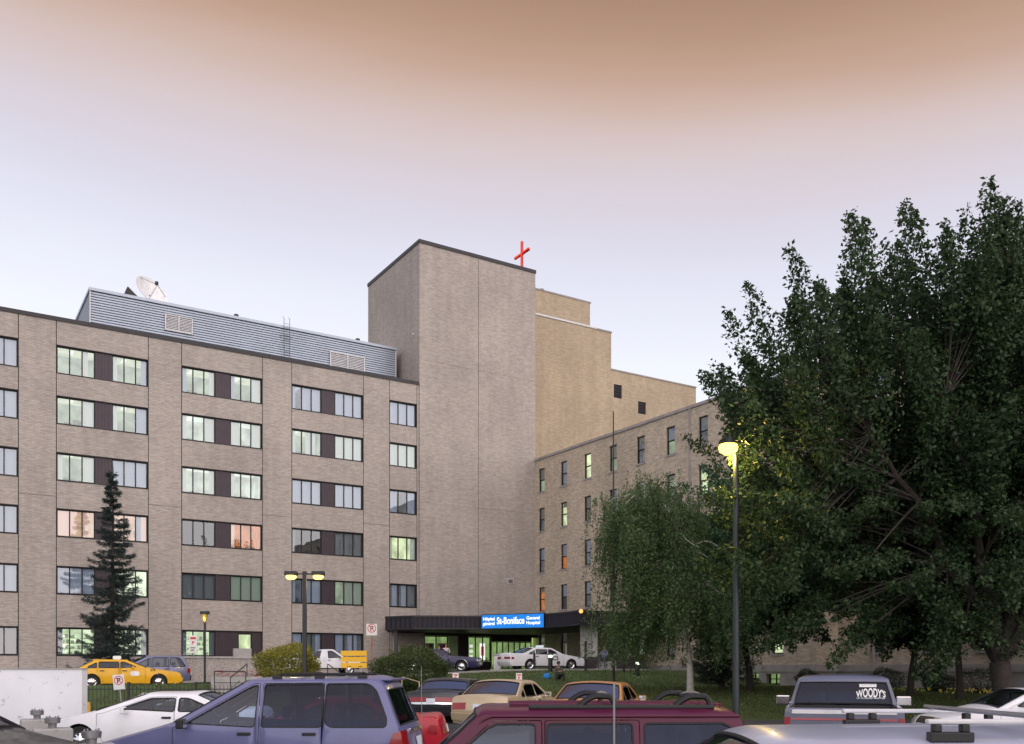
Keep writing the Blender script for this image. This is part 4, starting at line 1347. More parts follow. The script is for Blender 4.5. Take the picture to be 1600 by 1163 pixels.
        for lay, o in ((0, off), (1, off - thick)):
            k0 = len(b.v)
            for z in rows_:
                for u in cols: b.v.append(ev(z, u, o))
            for r_ in range(4):
                for c in range(n):
                    q = (k0 + r_ * (n + 1) + c, k0 + r_ * (n + 1) + c + 1, k0 + (r_ + 1) * (n + 1) + c + 1, k0 + (r_ + 1) * (n + 1) + c)
                    b.f.append(q if lay == 0 else q[::-1]); b.m.append(0)
        K = 5 * (n + 1)
        ring = [c for c in range(n + 1)] + [r_ * (n + 1) + n for r_ in range(1, 5)] + [4 * (n + 1) + c for c in range(n - 1, -1, -1)] + [r_ * (n + 1) for r_ in range(3, 0, -1)]
        for i in range(len(ring)):
            j = (i + 1) % len(ring); b.f.append((ring[i], ring[j], ring[j] + K, ring[i] + K)); b.m.append(0)
        o = b.build(name, mat, parent or s.root, smooth=True, angle=50)
        bm = bmesh.new(); bm.from_mesh(o.data); bmesh.ops.recalc_face_normals(bm, faces=bm.faces); bm.to_mesh(o.data); bm.free()
        return o

    def side_patch(s, poly, mat, name, off=.006, sides=(1, -1), rad=.02):
        pl, _ = arc_fillet(poly, rad, True, 3)
        for sy in sides:
            V, F = tri_region(dens(pl, .1), [], .1); n = len(V)
            b = MB()
            b.v = [(p.x, sy * (s.w(p.x, p.y) + off), p.y) for p in V] + [(p.x, sy * (s.w(p.x, p.y) - .02), p.y) for p in V]
            for f_ in F: b.f.append(tuple(f_)); b.m.append(0)
            pl2 = dens(pl, .1); m = len(pl2); k = len(b.v)
            b.v += [(p.x, sy * (s.w(p.x, p.y) + off), p.y) for p in pl2] + [(p.x, sy * (s.w(p.x, p.y) - .02), p.y) for p in pl2]
            for i in range(m):
                j = (i + 1) % m; b.f.append((k + i, k + j, k + m + j, k + m + i)); b.m.append(0)
            b.v = b.v
            o = b.build(name, mat, s.root)
            bm = bmesh.new(); bm.from_mesh(o.data); bmesh.ops.delete(bm, geom=[v_ for v_ in bm.verts if not v_.link_faces], context='VERTS'); bmesh.ops.remove_doubles(bm, verts=bm.verts, dist=.0005); bmesh.ops.recalc_face_normals(bm, faces=bm.faces); bm.to_mesh(o.data); bm.free()

    def make_wheels(s):
        r, tw = s.wr, .2
        tyre = MB().lathe([(r * .62, -tw / 2 + .02), (r * .9, -tw / 2), (r * .985, -tw / 2 + .03), (r, 0), (r * .985, tw / 2 - .03), (r * .9, tw / 2), (r * .62, tw / 2 - .02)], (0, 0, 0), 'y', 28)
        rim = MB().lathe([(r * .64, -tw / 2 + .015), (r * .58, -tw / 2 + .03), (r * .5, -tw / 2 + .045), (r * .22, -tw / 2 + .012), (r * .12, -tw / 2 + .004), (.002, -tw / 2)], (0, 0, 0), 'y', 24)
        for k in range(10):
            a = k * math.pi / 5
            rim.box(r * .43 * math.cos(a) - .02, r * .43 * math.cos(a) + .02, -tw / 2 + .02, -tw / 2 + .028, r * .43 * math.sin(a) - .02, r * .43 * math.sin(a) + .02, 1)
        tm = raw_mesh('tyre', tyre.v, tyre.f, M['rubber'], None, True, 40); rm_ = raw_mesh('rim', rim.v, rim.f, [M['chrome'], M['black']], rim.m, True, 40)
        for wx in s.wheels:
            for sy in (-1, 1):
                e = empty('wheel', (wx, sy * (s.W / 2 - .13), r), 0 if sy < 0 else math.pi, s.root)
                link_mesh('tyre', tm, e); link_mesh('rim', rm_, e)
                MB().tube([(wx + (r + .06) * math.cos(a), sy * (s.W / 2 - .40), r + (r + .06) * math.sin(a)) for a in np.linspace(-.1, math.pi + .1, 12)], .01, 4).build('arch_liner', M['black'], s.root)

    def make_under(s):
        w2 = s.W / 2 - .14; x0, x1 = min(s.wheels), max(s.wheels)
        b = MB().box(x0 + s.wr + .1, x1 - s.wr - .1, -w2, w2, s.sill - .06, s.sill + .14).box(-s.L / 2 + .3, s.L / 2 - .3, -w2 + .25, w2 - .25, s.sill - .03, s.sill + .12)
        b.box(-s.L / 2 + .35, x0 - s.wr - .1, -w2, w2, s.sill, s.sill + .1).box(x1 + s.wr + .1, s.L / 2 - .35, -w2, w2, s.sill, s.sill + .1)
        b.build('underbody', M['black'], s.root)

    def make_seats(s):
        xs = [p.x for w in s.win for p in w]
        if not xs: return
        x1 = max(xs); zb = s.belt
        rows_ = [x1 - 1.15, x1 - 2.0] if min(xs) < x1 - 2.0 else [x1 - 1.1]
        for x in rows_:
            for y in (-.37, .37):
                b = MB().box(x - .1, x + .42, y - .24, y + .24, .38, .52).box(x - .2, x - .06, y - .23, y + .23, .5, zb + .08)
                b.box(x - .2, x - .11, y - .11, y + .11, zb + .10, zb + .28)
                b.build('seat', SEAT, s.root, bevel=.03)
        hx = x1 - .3
        MB().box(hx - .05, hx + .35, -s.W / 2 + .15, s.W / 2 - .15, .6, zb - .02).build('dashboard', INNER, s.root, bevel=.04)
        ring = [(hx - .18 + .05 * math.cos(a), .37 + .18 * math.sin(a), zb - .03 + .18 * math.cos(a)) for a in np.linspace(0, 2 * math.pi, 17)]
        MB().tube(ring, .014, 6).build('steering_wheel', M['black'], s.root)

    def mirrors(s, x, z, mat, size=(.09, .1, .075)):
        for sy in (1, -1):
            y = sy * (s.w(x, z) + .02)
            b = MB().box(x - size[0] / 2, x + size[0] / 2, *sorted((y + sy * .05, y + sy * (.05 + 2 * size[1]))), z - size[2], z + size[2])
            b.box(x - .02, x + .03, *sorted((y - sy * .05, y + sy * .06)), z - size[2] * .9, z - size[2] * .3)
            o = b.build('mirror', mat, s.root, bevel=.035)
            yy = sorted((y + sy * .07, y + sy * (.03 + 2 * size[1])))
            MB().face([(x - size[0] / 2 - .003, yy[0], z - size[2] * .75), (x - size[0] / 2 - .003, yy[1], z - size[2] * .75), (x - size[0] / 2 - .003, yy[1], z + size[2] * .75), (x - size[0] / 2 - .003, yy[0], z + size[2] * .75)]).build('mirror_glass', M['chrome'], o)

def dens_open(pts, step):
    out_ = []
    for a, b in zip(pts[:-1], pts[1:]):
        n = max(1, int(math.ceil((b - a).length / step)))
        for k in range(n): out_.append(a + (b - a) * k / n)
    out_.append(pts[-1]); return out_

def sedan_outline(L=4.8, H=1.40, belt=.93, cowl=.95, rf=.18, rr=-1.0, deck=-1.72, hoodz=.70, deckz=None, tailx=.06):
    h = L / 2; dz = deckz or belt + .06
    return [(h - .14, .24, 0, 'front'), (h - .02, .42, .08, 'front'), (h - .08, hoodz, .16, 'hood'), (cowl, belt + .015, .12, 'windshield'),
            (rf, H - .075, .35, 'roof'), (rr, H - .07, .45, 'rearglass'), (deck, dz, .10, 'trunk'), (-h + tailx + .05, dz - .02, .12, 'rear'),
            (-h + .02, .60, .1, 'rear'), (-h + .12, .26, 0, 'rear')]

def finish_sedan(c, bumper=None, tail=(.62, .80, .45, .97), plate=(.62, .76), lampz=(.58, .70), grille=True, trim=None, tailmat=None):
    bm_ = bumper or c.body
    c.end_patch(True, .36, .56, -1, 1, .05, bm_, 'bumper', .08)
    c.end_patch(False, .34, .52, -1, 1, .05, bm_, 'bumper', .08)
    for sg in (1, -1):
        a, b = sorted((sg * tail[2], sg * tail[3]))
        c.end_patch(True, tail[0], tail[1], a, b, .012, tailmat or TAIL, 'tail_lamp', .03)
        a, b = sorted((sg * .55, sg * .95))
        c.end_patch(False, lampz[0], lampz[1], a, b, .012, LENS, 'headlight', .03)
    h = c.L / 2
    c.side_patch([(-h + .10, tail[0]), (-h + .30, tail[0] + .02), (-h + .26, tail[1]), (-h + .13, tail[1])], tailmat or TAIL, 'side_lamp')
    c.end_patch(True, plate[0], plate[1], -.17, .17, .022, PLATE, 'licence_plate', .02, n=2)
    if grille: c.end_patch(False, lampz[0], lampz[1], -.5, .5, .006, M['black'], 'grille', .02)
    if trim: c.side_patch([(h - .5, .50), (-h + .45, .50), (-h + .45, .545), (h - .5, .545)], trim, 'rub_strip', .008, rad=.01)
    c.mirrors(max(p.x for w in c.win for p in w) - .12, c.belt + .06, c.body)

PB = {
 'van': paint('periwinkle_blue_paint', (.135, .142, .285), .1),
 'jeep': pbr('maroon_paint', (.085, .007, .034), .38, .0, var=.07, scale=2.5, coat=.15, spec=.25),
 'silver': paint('silver_blue_paint', (.46, .49, .62), .2),
 'white': paint('white_car_paint', (.80, .81, .85), 0),
 'red': paint('red_car_paint', (.42, .012, .03), .05),
 'dark': paint('charcoal_paint', (.035, .038, .045), .4),
 'greyblue': paint('grey_blue_pickup_paint', (.125, .135, .195), .1),
 'beige': paint('beige_paint', (.52, .42, .28), .2),
 'gold': paint('copper_gold_paint', (.46, .23, .09), .2),
 'grey': paint('dark_grey_paint', (.055, .06, .068), .5),
 'yellow': paint('taxi_yellow_paint', (.74, .40, .012), 0, .4),
 'plum': paint('slate_violet_paint', (.16, .17, .28), .35),
 'navy': paint('navy_paint', (.020, .018, .075), .05),
}
def gz(x, y): return terrain(x, y)

# --- blue minivan, nearest on the left
def van_outline(L=4.78, H=1.74, belt=1.06):
    h = L / 2
    return [(h - .12, .26, 0, 'front'), (h, .5, .12, 'front'), (h - .12, .76, .2, 'hood'), (1.08, 1.08, .3, 'windshield'), (-.02, H - .10, .4, 'roof'),
            (-h + .40, H - .08, .25, 'rearglass'), (-h + .12, 1.06, .15, 'rear'), (-h + .03, .62, .1, 'rear'), (-h + .08, .28, 0, 'rear')]
X_, Y_ = -3.86, 14.62
van = Car('minivan', (X_, Y_, 0), R(176.5), 4.78, 1.93, van_outline(4.78, 1.82), 1.06, [-.22, -1.17], [(1.05, -.2), (-.24, -1.16)], (1.42, -1.45), .32, PB['van'], .085,
          tumble=.27, label='blue minivan with roof rack parked side on at lower left', cat='minivan', glass_side=CGD, glass_rear=CGD, plan=(.16, .07), apillar=.10, cpillar=.10, frame=.045, win_low=.0, last_win=-2.10, pillar_w={-.22: .05, -1.17: .02})
# the front door glass is clear
for d in van.root.children:
    if d.name.startswith('door'):
        for g in d.children:
            if g.name.startswith('window') and 'trim' not in g.name and max(v.co.x for v in g.data.vertices) > .3: g.data.materials[0] = CG
van.end_patch(True, .30, .60, -1, 1, .06, PB['van'], 'bumper', .09)
van.end_patch(False, .30, .56, -1, 1, .05, PB['van'], 'bumper', .09)
for sg in (1, -1):
    a, b = sorted((sg * .74, sg * .995)); van.end_patch(True, .68, 1.0, a, b, .02, TAIL, 'tail_lamp', .03)
van.side_patch([(-2.36, .68), (-2.17, .66), (-2.15, .84), (-2.20, .97), (-2.31, 1.01)], TAIL, 'side_lamp', .012, rad=.04)
van.end_patch(True, .72, .86, -.2, .2, .03, PLATE, 'licence_plate', .02, n=2)
van.end_patch(True, .95, 1.0, -.55, .55, .03, M['chrome'], 'hatch_handle', .03)
van.side_patch([(-1.62, .80), (-1.44, .80), (-1.44, .96), (-1.62, .96)], PB['van'], 'fuel_door', .004, sides=(1,), rad=.07)
van.mirrors(.86, 1.11, M['black'], (.11, .085, .07))
def rack(c, x0, x1, y, z, bars=(), mat=None, h=.06, r=.017, parent=None):
    for sy in (1, -1):
        pts = [(x0, sy * y, z), (x0 - .12, sy * y, z + h), (x1 + .12, sy * y, z + h), (x1, sy * y, z)]
        MB().tube(pts, r, 7).build('rack_rail', mat or M['black'], c.root, smooth=True)
        for x in (x0 - .06, (x0 + x1) / 2, x1 + .06):
            MB().box(x - .07, x + .07, sy * y - .025, sy * y + .025, z - .03, z + h * .7).build('rack_foot', M['black'], c.root, bevel=.01)
    for x in bars:
        MB().tube([(x, -y, z + h + .015), (x, y, z + h + .015)], r * .9, 7).build('rack_bar', mat or M['black'], c.root, smooth=True)
rack(van, -.35, -1.75, .62, 1.775, (-.75, -1.45), h=.05)
MB().box(-2.12, -1.85, -.60, .60, 1.725, 1.765).build('spoiler', PB['van'], van.root, bevel=.03)
MB().tube([van.rp(len(van.P) // 2, .0)], .001, 3) if False else None

# --- maroon boxy off-roader in the middle
def jeep_outline():
    return [(2.0, .34, 0, 'front'), (2.1, .55, .05, 'front'), (2.07, .94, .07, 'hood'), (.98, 1.02, .04, 'windshield'), (.46, 1.48, .12, 'roof'),
            (-1.93, 1.49, .10, 'rearglass'), (-2.08, 1.0, .06, 'rear'), (-2.10, .7, .05, 'rear'), (-2.06, .4, 0, 'rear')]
jx, jy = .17, 9.42
jeep = Car('off_roader', (jx, jy, 0), R(180.6), 4.22, 1.76, jeep_outline(), 1.02, [-.09, -.985], [(.92, -.10), (-.12, -1.0)], (1.28, -1.29), .36, PB['jeep'], .085, tumble=.20,
           label='maroon boxy off-roader with black roof rails parked at bottom centre', cat='car', glass_side=CGD, glass_rear=CGD, plan=(.06, .04), apillar=.10, cpillar=.09, frame=.085, pillar_w=.055, sill=.42,
           crown={'roof': (.03, .045), 'windshield': (.05, .01), 'rearglass': (.03, .01), 'rear': (.03, .01), 'hood': (.015, .02), 'front': (.03, .01)})
for d in jeep.root.children:
    if d.name.startswith('door'):
        for g in d.children:
            if g.name.startswith('window') and 'trim' not in g.name and max(v.co.x for v in g.data.vertices) > .3: g.data.materials[0] = CG
for r_, z0, z1 in ((True, .44, .58), (False, .44, .58)): jeep.end_patch(r_, z0, z1, -1, 1, .09, M['black'], 'bumper', .1)
for sg in (1, -1):
    a, b = sorted((sg * .8, sg * .99)); jeep.end_patch(True, .72, 1.0, a, b, .015, TAIL, 'tail_lamp', .03)
    a, b = sorted((sg * .62, sg * .9)); jeep.end_patch(False, .72, .88, a, b, .015, LENS, 'headlight', .03)
jeep.end_patch(False, .70, .90, -.55, .55, .01, M['chrome'], 'grille', .03)
jeep.mirrors(.70, 1.12, M['black'])
for sy in (1, -1):
    # drip rail above the doors, roof rail with arched feet
    dr_ = [(x, sy * (jeep.w(x, 1.475) + .012), 1.468 if x < .4 else 1.468 - (x - .4) * .86) for x in (.72, .44, .36, -.6, -1.4, -1.93)]
    MB().tube(dr_, .013, 6).build('drip_rail', PB['jeep'], jeep.root, smooth=True)
    yb = sy * .60
    MB().box(-1.72, .02, yb - .055, yb + .045, 1.525, 1.568).build('roof_rail', M['black'], jeep.root, bevel=.012)
    for x in (-.62, -1.52):
        arc = [(x + .17 - .02 * q, yb, 1.555 + .095 * math.sin(min(1.0, q / 9) * math.pi / 2)) for q in range(0, 10)] + [(x - .12, yb, 1.645), (x - .16, yb, 1.60), (x - .16, yb, 1.55)]
        MB().tube(arc, .030, 7).build('rail_foot', M['black'], jeep.root, smooth=True)
for x in (-.74, -1.64):
    arch = [(x, -.60 + 1.2 * q / 16, 1.63 + .035 * math.sin(math.pi * q / 16)) for q in range(17)]
    MB().tube(arch, .021, 7).build('cross_bar', M['steel'], jeep.root, smooth=True)
for y in (-.42, -.3, -.18, .18, .3, .42):
    MB().box(-1.85, .2, y - .012, y + .012, 1.553, 1.572).build('roof_rib', PB['jeep'], jeep.root, bevel=.005)
MB().tube([(1.13, -.72, .98), (1.14, -.72, 1.93)], .004, 5).build('antenna', M['steel'], jeep.root)

# --- silver wagon at the lower right corner
def wagon_outline():
    return [(2.1, .3, 0, 'front'), (2.22, .5, .1, 'front'), (2.12, .82, .15, 'hood'), (1.12, 1.04, .12, 'windshield'), (.30, 1.48, .35, 'roof'),
            (-1.75, 1.50, .2, 'rearglass'), (-2.15, 1.02, .1, 'rear'), (-2.2, .65, .1, 'rear'), (-2.12, .3, 0, 'rear')]
wag = Car('estate_car', (1.68, 5.32, 0), R(180), 4.4, 1.74, wagon_outline(), 1.02, [-.35, -1.2], [(1.08, -.34), (-.38, -1.2)], (1.35, -1.35), .33, PB['silver'], .09, tumble=.26,
          label='silver blue estate car roof with pale rack in the bottom right corner', cat='car', crown={'roof': (.045, .05)}, plan=(.12, .06), frame=.08)
for sy in (1, -1):
    y = sy * .60
    MB().box(-2.0, -.40, y - .022, y + .022, 1.625, 1.65).build('rack_rail', M['alu'], wag.root, bevel=.008)
    for x in (-.52, -1.25, -1.9):
        ft = MB().box(x - .11, x + .11, y - .03, y + .03, 1.535, 1.585).box(x + .05, x + .09, y - .025, y + .025, 1.585, 1.624).box(x - .09, x - .05, y - .025, y + .025, 1.585, 1.624)
        ft.build('rack_foot', M['black'], wag.root, bevel=.006)
for x in (-.95, -1.7):
    MB().tube([(x, -.66, 1.663), (x, .66, 1.663)], .014, 8).build('rack_bar', M['steel'], wag.root, smooth=True)
wag.mirrors(.9, 1.10, PB['silver']); wag.end_patch(True, .32, .6, -1, 1, .05, PB['silver'], 'bumper', .08); wag.end_patch(False, .32, .6, -1, 1, .05, PB['silver'], 'bumper', .08)
for sg in (1, -1):
    a, b = sorted((sg * .75, sg * .99)); wag.end_patch(True, .68, .95, a, b, .015, TAIL, 'tail_lamp', .03)
    a, b = sorted((sg * .55, sg * .92)); wag.end_patch(False, .62, .75, a, b, .015, LENS, 'headlight', .03)

# --- car just below the picture whose whip aerial crosses the maroon roof
ant = Car('sedan', (-1.5, 3.3, 0), R(180), 4.5, 1.74, sedan_outline(4.5, 1.38), .92, [-.2, -1.02], [(.95, -.18), (-.22, -1.05)], (1.35, -1.3), .3, PB['dark'], .16,
          label='dark sedan nearest the camera with a tall thin whip aerial', cat='car')
finish_sedan(ant)
MB().tube([(-1.93, -.66, .9), (-1.93, -.66, 1.842)], .0045, 6).build('antenna', M['steel'], ant.root)

# --- grey blue pickup seen from behind
def truck_outline(L=5.3, H=1.77, bed=1.22, cab=-.55, rfz=0):
    h = L / 2
    return [(h - .1, .42, 0, 'front'), (h, .62, .08, 'front'), (h - .06, 1.02, .12, 'hood'), (1.22, 1.14, .08, 'windshield'), (.55, H - .07, .18, 'roof'),
            (cab + .16, H - .065, .12, 'rearglass'), (cab, bed + .0, .02, 'bed'), (-h + .04, bed, .02, 'rear'), (-h + .02, .75, .03, 'rear'), (-h + .08, .48, 0, 'rear')]
tx, ty, th = 6.45, 18.35, R(90 - 19)
truck = Car('pickup_truck', (tx, ty, lot(ty)), th, 5.3, 1.98, truck_outline(), 1.16, [-.1], [(1.18, .02)], (1.72, -1.5), .37, PB['greyblue'], .09, tumble=.24,
            label='grey blue pickup seen from behind with white lettering on its rear window', cat='pickup', glass_rear=CGD, plan=(.08, .02), sill=.5, frame=.08, pillar_w=.05,
            crown={'rearglass': (.02, .01), 'bed': (0, 0), 'rear': (.0, .0), 'roof': (.03, .05)}, seats=True, last_win=.12)
h = 2.65
bedb = MB().box(-h + .1, -.6, -.80, .80, .72, .76).box(-h + .1, -.6, .84, .9, .72, 1.2).box(-h + .1, -.6, -.9, -.84, .72, 1.2).box(-.62, -.58, -.9, .9, .72, 1.2)
bedb.build('bed_liner', M['black'], truck.root)
truck.end_patch(True, .50, .66, -1, 1, .12, M['chrome'], 'bumper', .1)
truck.end_patch(True, 1.12, 1.19, -.88, .88, .012, M['alu'], 'tailgate_trim', .02)
truck.end_patch(True, 1.01, 1.045, -.88, .88, .010, pbr('faded_red_stripe', (.38, .09, .10), .5), 'tailgate_stripe', .02)
truck.end_patch(True, .76, .90, -.88, .88, .008, M['alu'], 'tailgate_panel', .02)
for sg in (1, -1):
    a, b = sorted((sg * .90, sg * .995)); truck.end_patch(True, .70, 1.06, a, b, .015, TAIL, 'tail_lamp', .03)
    a, b = sorted((sg * .62, sg * .92)); truck.end_patch(False, .74, .92, a, b, .015, LENS, 'headlight', .03)
truck.mirrors(.92, 1.24, M['chrome'], (.07, .14, .10))
# sliding rear window bars, sticker and lettering on the glass
gi = [i for i in range(len(truck.T)) if truck.T[i][0] == 'rearglass']
pA, pB = Vector(truck.rp(gi[0], 0, .0)), Vector(truck.rp(gi[-1], 0, .0))
ax_z = (pA - pB).normalized(); ax_y = Vector((0, -1, 0)); nx_ = ax_y.cross(ax_z)
if nx_.x > 0: nx_ = -nx_
def on_glass(u, k, off=.012):                  # u metres to the viewer's right, k 0 bottom to 1 top
    p = pB + (pA - pB) * k + ax_y * u; return p + Vector((-1, 0, 0)) * off
for u in (-.27, .27):
    MB().tube([on_glass(u, -.0, .0), on_glass(u, 1.0, .0)], .012, 5).build('window_bar', M['black'], truck.root)
STK = emit('nothing', (0, 0, 0), 0)
LETW = pbr('white_vinyl', (.85, .85, .85), .5, var=.03)
MB().face([on_glass(.30, .72), on_glass(.60, .72), on_glass(.60, .90), on_glass(.30, .90)]).build('window_sticker', LETW, truck.root)
b = MB()
for q in range(5): b.face([on_glass(.34 + q * .05, .84, .014), on_glass(.375 + q * .05, .84, .014), on_glass(.375 + q * .05, .87, .014), on_glass(.34 + q * .05, .87, .014)])
b.build('sticker_print', pbr('grey_ink', (.25, .27, .35), .6), truck.root)
glen = (pA - pB).length
for body, w_, hmin, bulge, k0, bold in (("WOODY'S", .52, .12, .6, .13, .014), ('LAC DU BONNET, MANITOBA', .50, .035, 0, .03, .003)):
    v, f_ = text_mesh(body, 1.0, bold * 2)
    xs = [p.x for p in v]; ys = [p.y for p in v]; x0, x1, y0, y1 = min(xs), max(xs), min(ys), max(ys)
    vv = []
    for p in v:
        u = (p.x - (x0 + x1) / 2) / (x1 - x0); k = (p.y - y0) / (y1 - y0)
        hh = hmin * (1 + bulge * (1 - (2 * u) ** 2))
        vv.append(on_glass(.50 + u * w_, k0 + k * hh / glen, .014))
    link_mesh('window_lettering', raw_mesh('window_lettering', vv, f_, LETW), truck.root)

# --- cars parked beyond, seen from behind
def place_sedan(name, px, Y, head, col, label, L=4.75, W_=1.80, H=1.42, glass=None, group='cars parked in the row below the lawn', wr=.31, res=.12, **kw):
    x = at(px, Y)
    c = Car(name, (x, Y, lot(Y)), head, L, W_, sedan_outline(L, H, **kw), kw.get('belt', .93), [-.14, -1.02], [(.98, -.12), (-.16, -1.05)], (1.38, -1.30), wr, col, res, label=label, group=group, tumble=.36, glass_side=glass, glass_rear=CGR)
    return c
c1 = place_sedan('sedan', 712, 32.0, R(90 - 14), PB['grey'], 'dark grey sedan seen from behind with full width red tail lamps', 5.1, 1.9, 1.42, wr=.32, rr=-.95, deck=-1.45)
finish_sedan(c1, tail=(.66, .80, .12, .98)); c1.end_patch(True, .60, .645, -.95, .95, .012, M['chrome'], 'chrome_strip', .02)
MB().box(-2.35, -1.75, -.05, .05, .99, 1.0).build('trunk_crease', PB['grey'], c1.root)
c2 = place_sedan('sedan', 797, 27.6, R(90 - 21), PB['beige'], 'beige sedan with a rounded roof seen from behind, between two other sedans', 4.75, 1.8, 1.44, rr=-.9, deck=-1.62, rf=.2)
finish_sedan(c2)
c3 = place_sedan('sedan', 938, 25.0, R(90 - 17), PB['gold'], 'copper gold sedan seen from behind above the maroon roof', 4.8, 1.85, 1.46, rr=-.9, deck=-1.65)
finish_sedan(c3)
# red car whose tail shows between the minivan and the off-roader
red = Car('sedan', (-3.55, 18.7, lot(18.7)), R(182), 4.4, 1.68, sedan_outline(4.4, 1.36, .90, rr=-.75, deck=-1.4, cowl=1.0), .90, [-.1, -.95], [(1.0, -.1), (-.14, -.98)], (1.28, -1.22), .29, PB['red'], .13, label='red car mostly hidden behind the blue minivan', cat='car')
finish_sedan(red)
# white coupe beyond the minivan
wc = Car('coupe', (at(253, 21), 21.0, lot(21)), R(180), 4.75, 1.78, sedan_outline(4.75, 1.36, .90, cowl=1.12, rf=.05, rr=-.95, deck=-1.75, hoodz=.64), .90, [-.62], [(1.08, -.60)], (1.45, -1.3), .31, PB['white'], .10,
         label='white coupe parked behind the blue minivan beside the white wall', cat='car', tumble=.38, plan=(.17, .1))
finish_sedan(wc)
# white car at the right edge
we = Car('sedan', (at(1600, 21.5), 21.5, lot(21.5)), R(180), 4.6, 1.75, sedan_outline(4.6, 1.42, .93, cowl=1.0, rr=-.9), .93, [-.14, -1.02], [(.98, -.12), (-.16, -1.05)], (1.36, -1.28), .3, PB['white'], .12,
         label='white sedan at the right edge beneath the big tree', cat='car')
finish_sedan(we)
# dark vehicle in the lower left corner: tall hood and windscreen
dk = Car('dark_car', (-6.75, 9.7, 0), R(2), 4.7, 1.85, [(2.2, .4, 0, 'front'), (2.32, .7, .12, 'front'), (2.2, .98, .18, 'hood'), (1.32, 1.20, .15, 'windshield'), (.55, 1.62, .3, 'roof'), (-1.9, 1.62, .2, 'rearglass'), (-2.2, 1.1, .1, 'rear'), (-2.3, .7, .1, 'rear'), (-2.2, .4, 0, 'rear')],
          1.10, [-.1, -1.05], [(1.2, -.1), (-.14, -1.08)], (1.45, -1.35), .35, PB['dark'], .11, label='dark car whose sloping bonnet fills the lower left corner', cat='car', sill=.4)
dk.mirrors(.95, 1.19, M['black'], (.12, .1, .08)); finish = [dk.end_patch(q, .42, .66, -1, 1, .06, PB['dark'], 'bumper', .08) for q in (True, False)]
for sg in (1, -1):
    a, b = sorted((sg * .6, sg * .95)); dk.end_patch(False, .74, .88, a, b, .012, LENS, 'headlight', .03); dk.end_patch(True, .75, 1.0, a, b, .012, TAIL, 'tail_lamp', .03)
MB().tube([(1.30, -.55, 1.235), (1.42, .1, 1.25)], .012, 5).build('wiper', M['black'], dk.root)

# --- vehicles on the hospital drive
def on_drive(px, Y): x = at(px, Y); return (x, Y, gz(x, Y) + .02)
taxi = Car('taxi', on_drive(189, 45.0), A - R(6), 5.35, 1.92, sedan_outline(5.35, 1.42, .96, cowl=1.05, rf=.2, rr=-1.15, deck=-1.95, hoodz=.74, deckz=.93), .96, [-.1, -1.05], [(1.02, -.08), (-.12, -1.05)], (1.62, -1.32), .34, PB['yellow'], .15, label='yellow taxi with a white roof lamp driving along the hospital drive', cat='taxi')
finish_sedan(taxi)
MB().prism([(-.35, -.25), (.0, -.25), (.0, .25), (-.35, .25)], 1.41, 1.57).build('roof_lamp', emit('taxi_lamp', (1, .95, .85), .75), taxi.root, bevel=.05)
taxi.side_patch([(.35, .62), (.75, .62), (.75, .84), (.35, .84)], M['white'], 'door_emblem', .008, sides=(-1,), rad=.1)
v, f_ = text_mesh('379', .16, .004)
link_mesh('fleet_number', raw_mesh('fleet_number', [(1.35 + p.x, -(taxi.w(1.35, .86) + .006), .84 + p.y) for p in v], f_, M['black']), taxi.root)
fv = Car('minivan', on_drive(228, 53.0), A + math.pi - R(4), 4.6, 1.85, van_outline(4.6, 1.74, 1.04), 1.04, [-.22, -1.15], [(1.05, -.2), (-.24, -1.16)], (1.38, -1.4), .32, PB['plum'], .15, tumble=.27, label='slate violet minivan on the drive just behind the yellow taxi', cat='minivan', apillar=.13, cpillar=.16, last_win=-2.05)
fv.end_patch(True, .3, .58, -1, 1, .06, M['black'], 'bumper', .09); fv.end_patch(False, .3, .56, -1, 1, .05, M['black'], 'bumper', .09)
for sg in (1, -1):
    a, b = sorted((sg * .78, sg * .99)); fv.end_patch(True, .75, 1.05, a, b, .02, emit('lit_tail_lamp', (1, .12, .05), 1.2), 'tail_lamp', .03)
fv.side_patch([(-2.27, .72), (-2.1, .72), (-2.1, .95), (-2.25, 1.0)], TAIL, 'side_lamp', .012)
pk = Car('pickup_truck', on_drive(505, 62.0), A - R(8), 4.9, 1.72, truck_outline(4.9, 1.70, 1.10, -.4), 1.06, [.1], [(1.15, .02)], (1.55, -1.35), .34, PB['white'], .15, tumble=.25, label='white pickup parked on the drive behind the yellow notice board', cat='pickup', sill=.45, last_win=.1, crown={'rearglass': (.02, .01), 'rear': (0, 0)})
pk.end_patch(False, .5, .66, -1, 1, .08, M['chrome'], 'bumper', .1); pk.mirrors(.9, 1.12, M['black'])
MB().box(-2.3, -.45, -.72, .72, .66, .7).build('bed_liner', M['black'], pk.root)
for sg in (1, -1):
    a, b = sorted((sg * .6, sg * .92)); pk.end_patch(False, .72, .88, a, b, .012, LENS, 'headlight', .03)
pc = Car('patrol_car', on_drive(846, 59.0), R(27), 5.35, 1.95, sedan_outline(5.35, 1.42, .95, cowl=1.05, rf=.3, rr=-.95, deck=-1.72, hoodz=.74), .95, [-.06, -.92], [(1.05, -.04), (-.08, -1.0)], (1.62, -1.30), .33, PB['white'], .13, label='white patrol style car with a roof lamp outside the entrance', cat='car')
finish_sedan(pc, tail=(.66, .80, .25, .98))
MB().prism([(-.28, -.3), (.02, -.3), (.02, .3), (-.28, .3)], 1.41, 1.55).build('roof_lamp', emit('cab_sign', (.85, .9, 1), .7), pc.root, bevel=.05)
pc.side_patch([(.22, .60), (.66, .60), (.66, .86), (.22, .86)], pbr('dark_emblem', (.10, .11, .12), .5), 'door_emblem', .008, sides=(-1,), rad=.12)
pc.side_patch([(.30, .66), (.58, .66), (.58, .80), (.30, .80)], M['white'], 'door_emblem', .012, sides=(-1,), rad=.08)
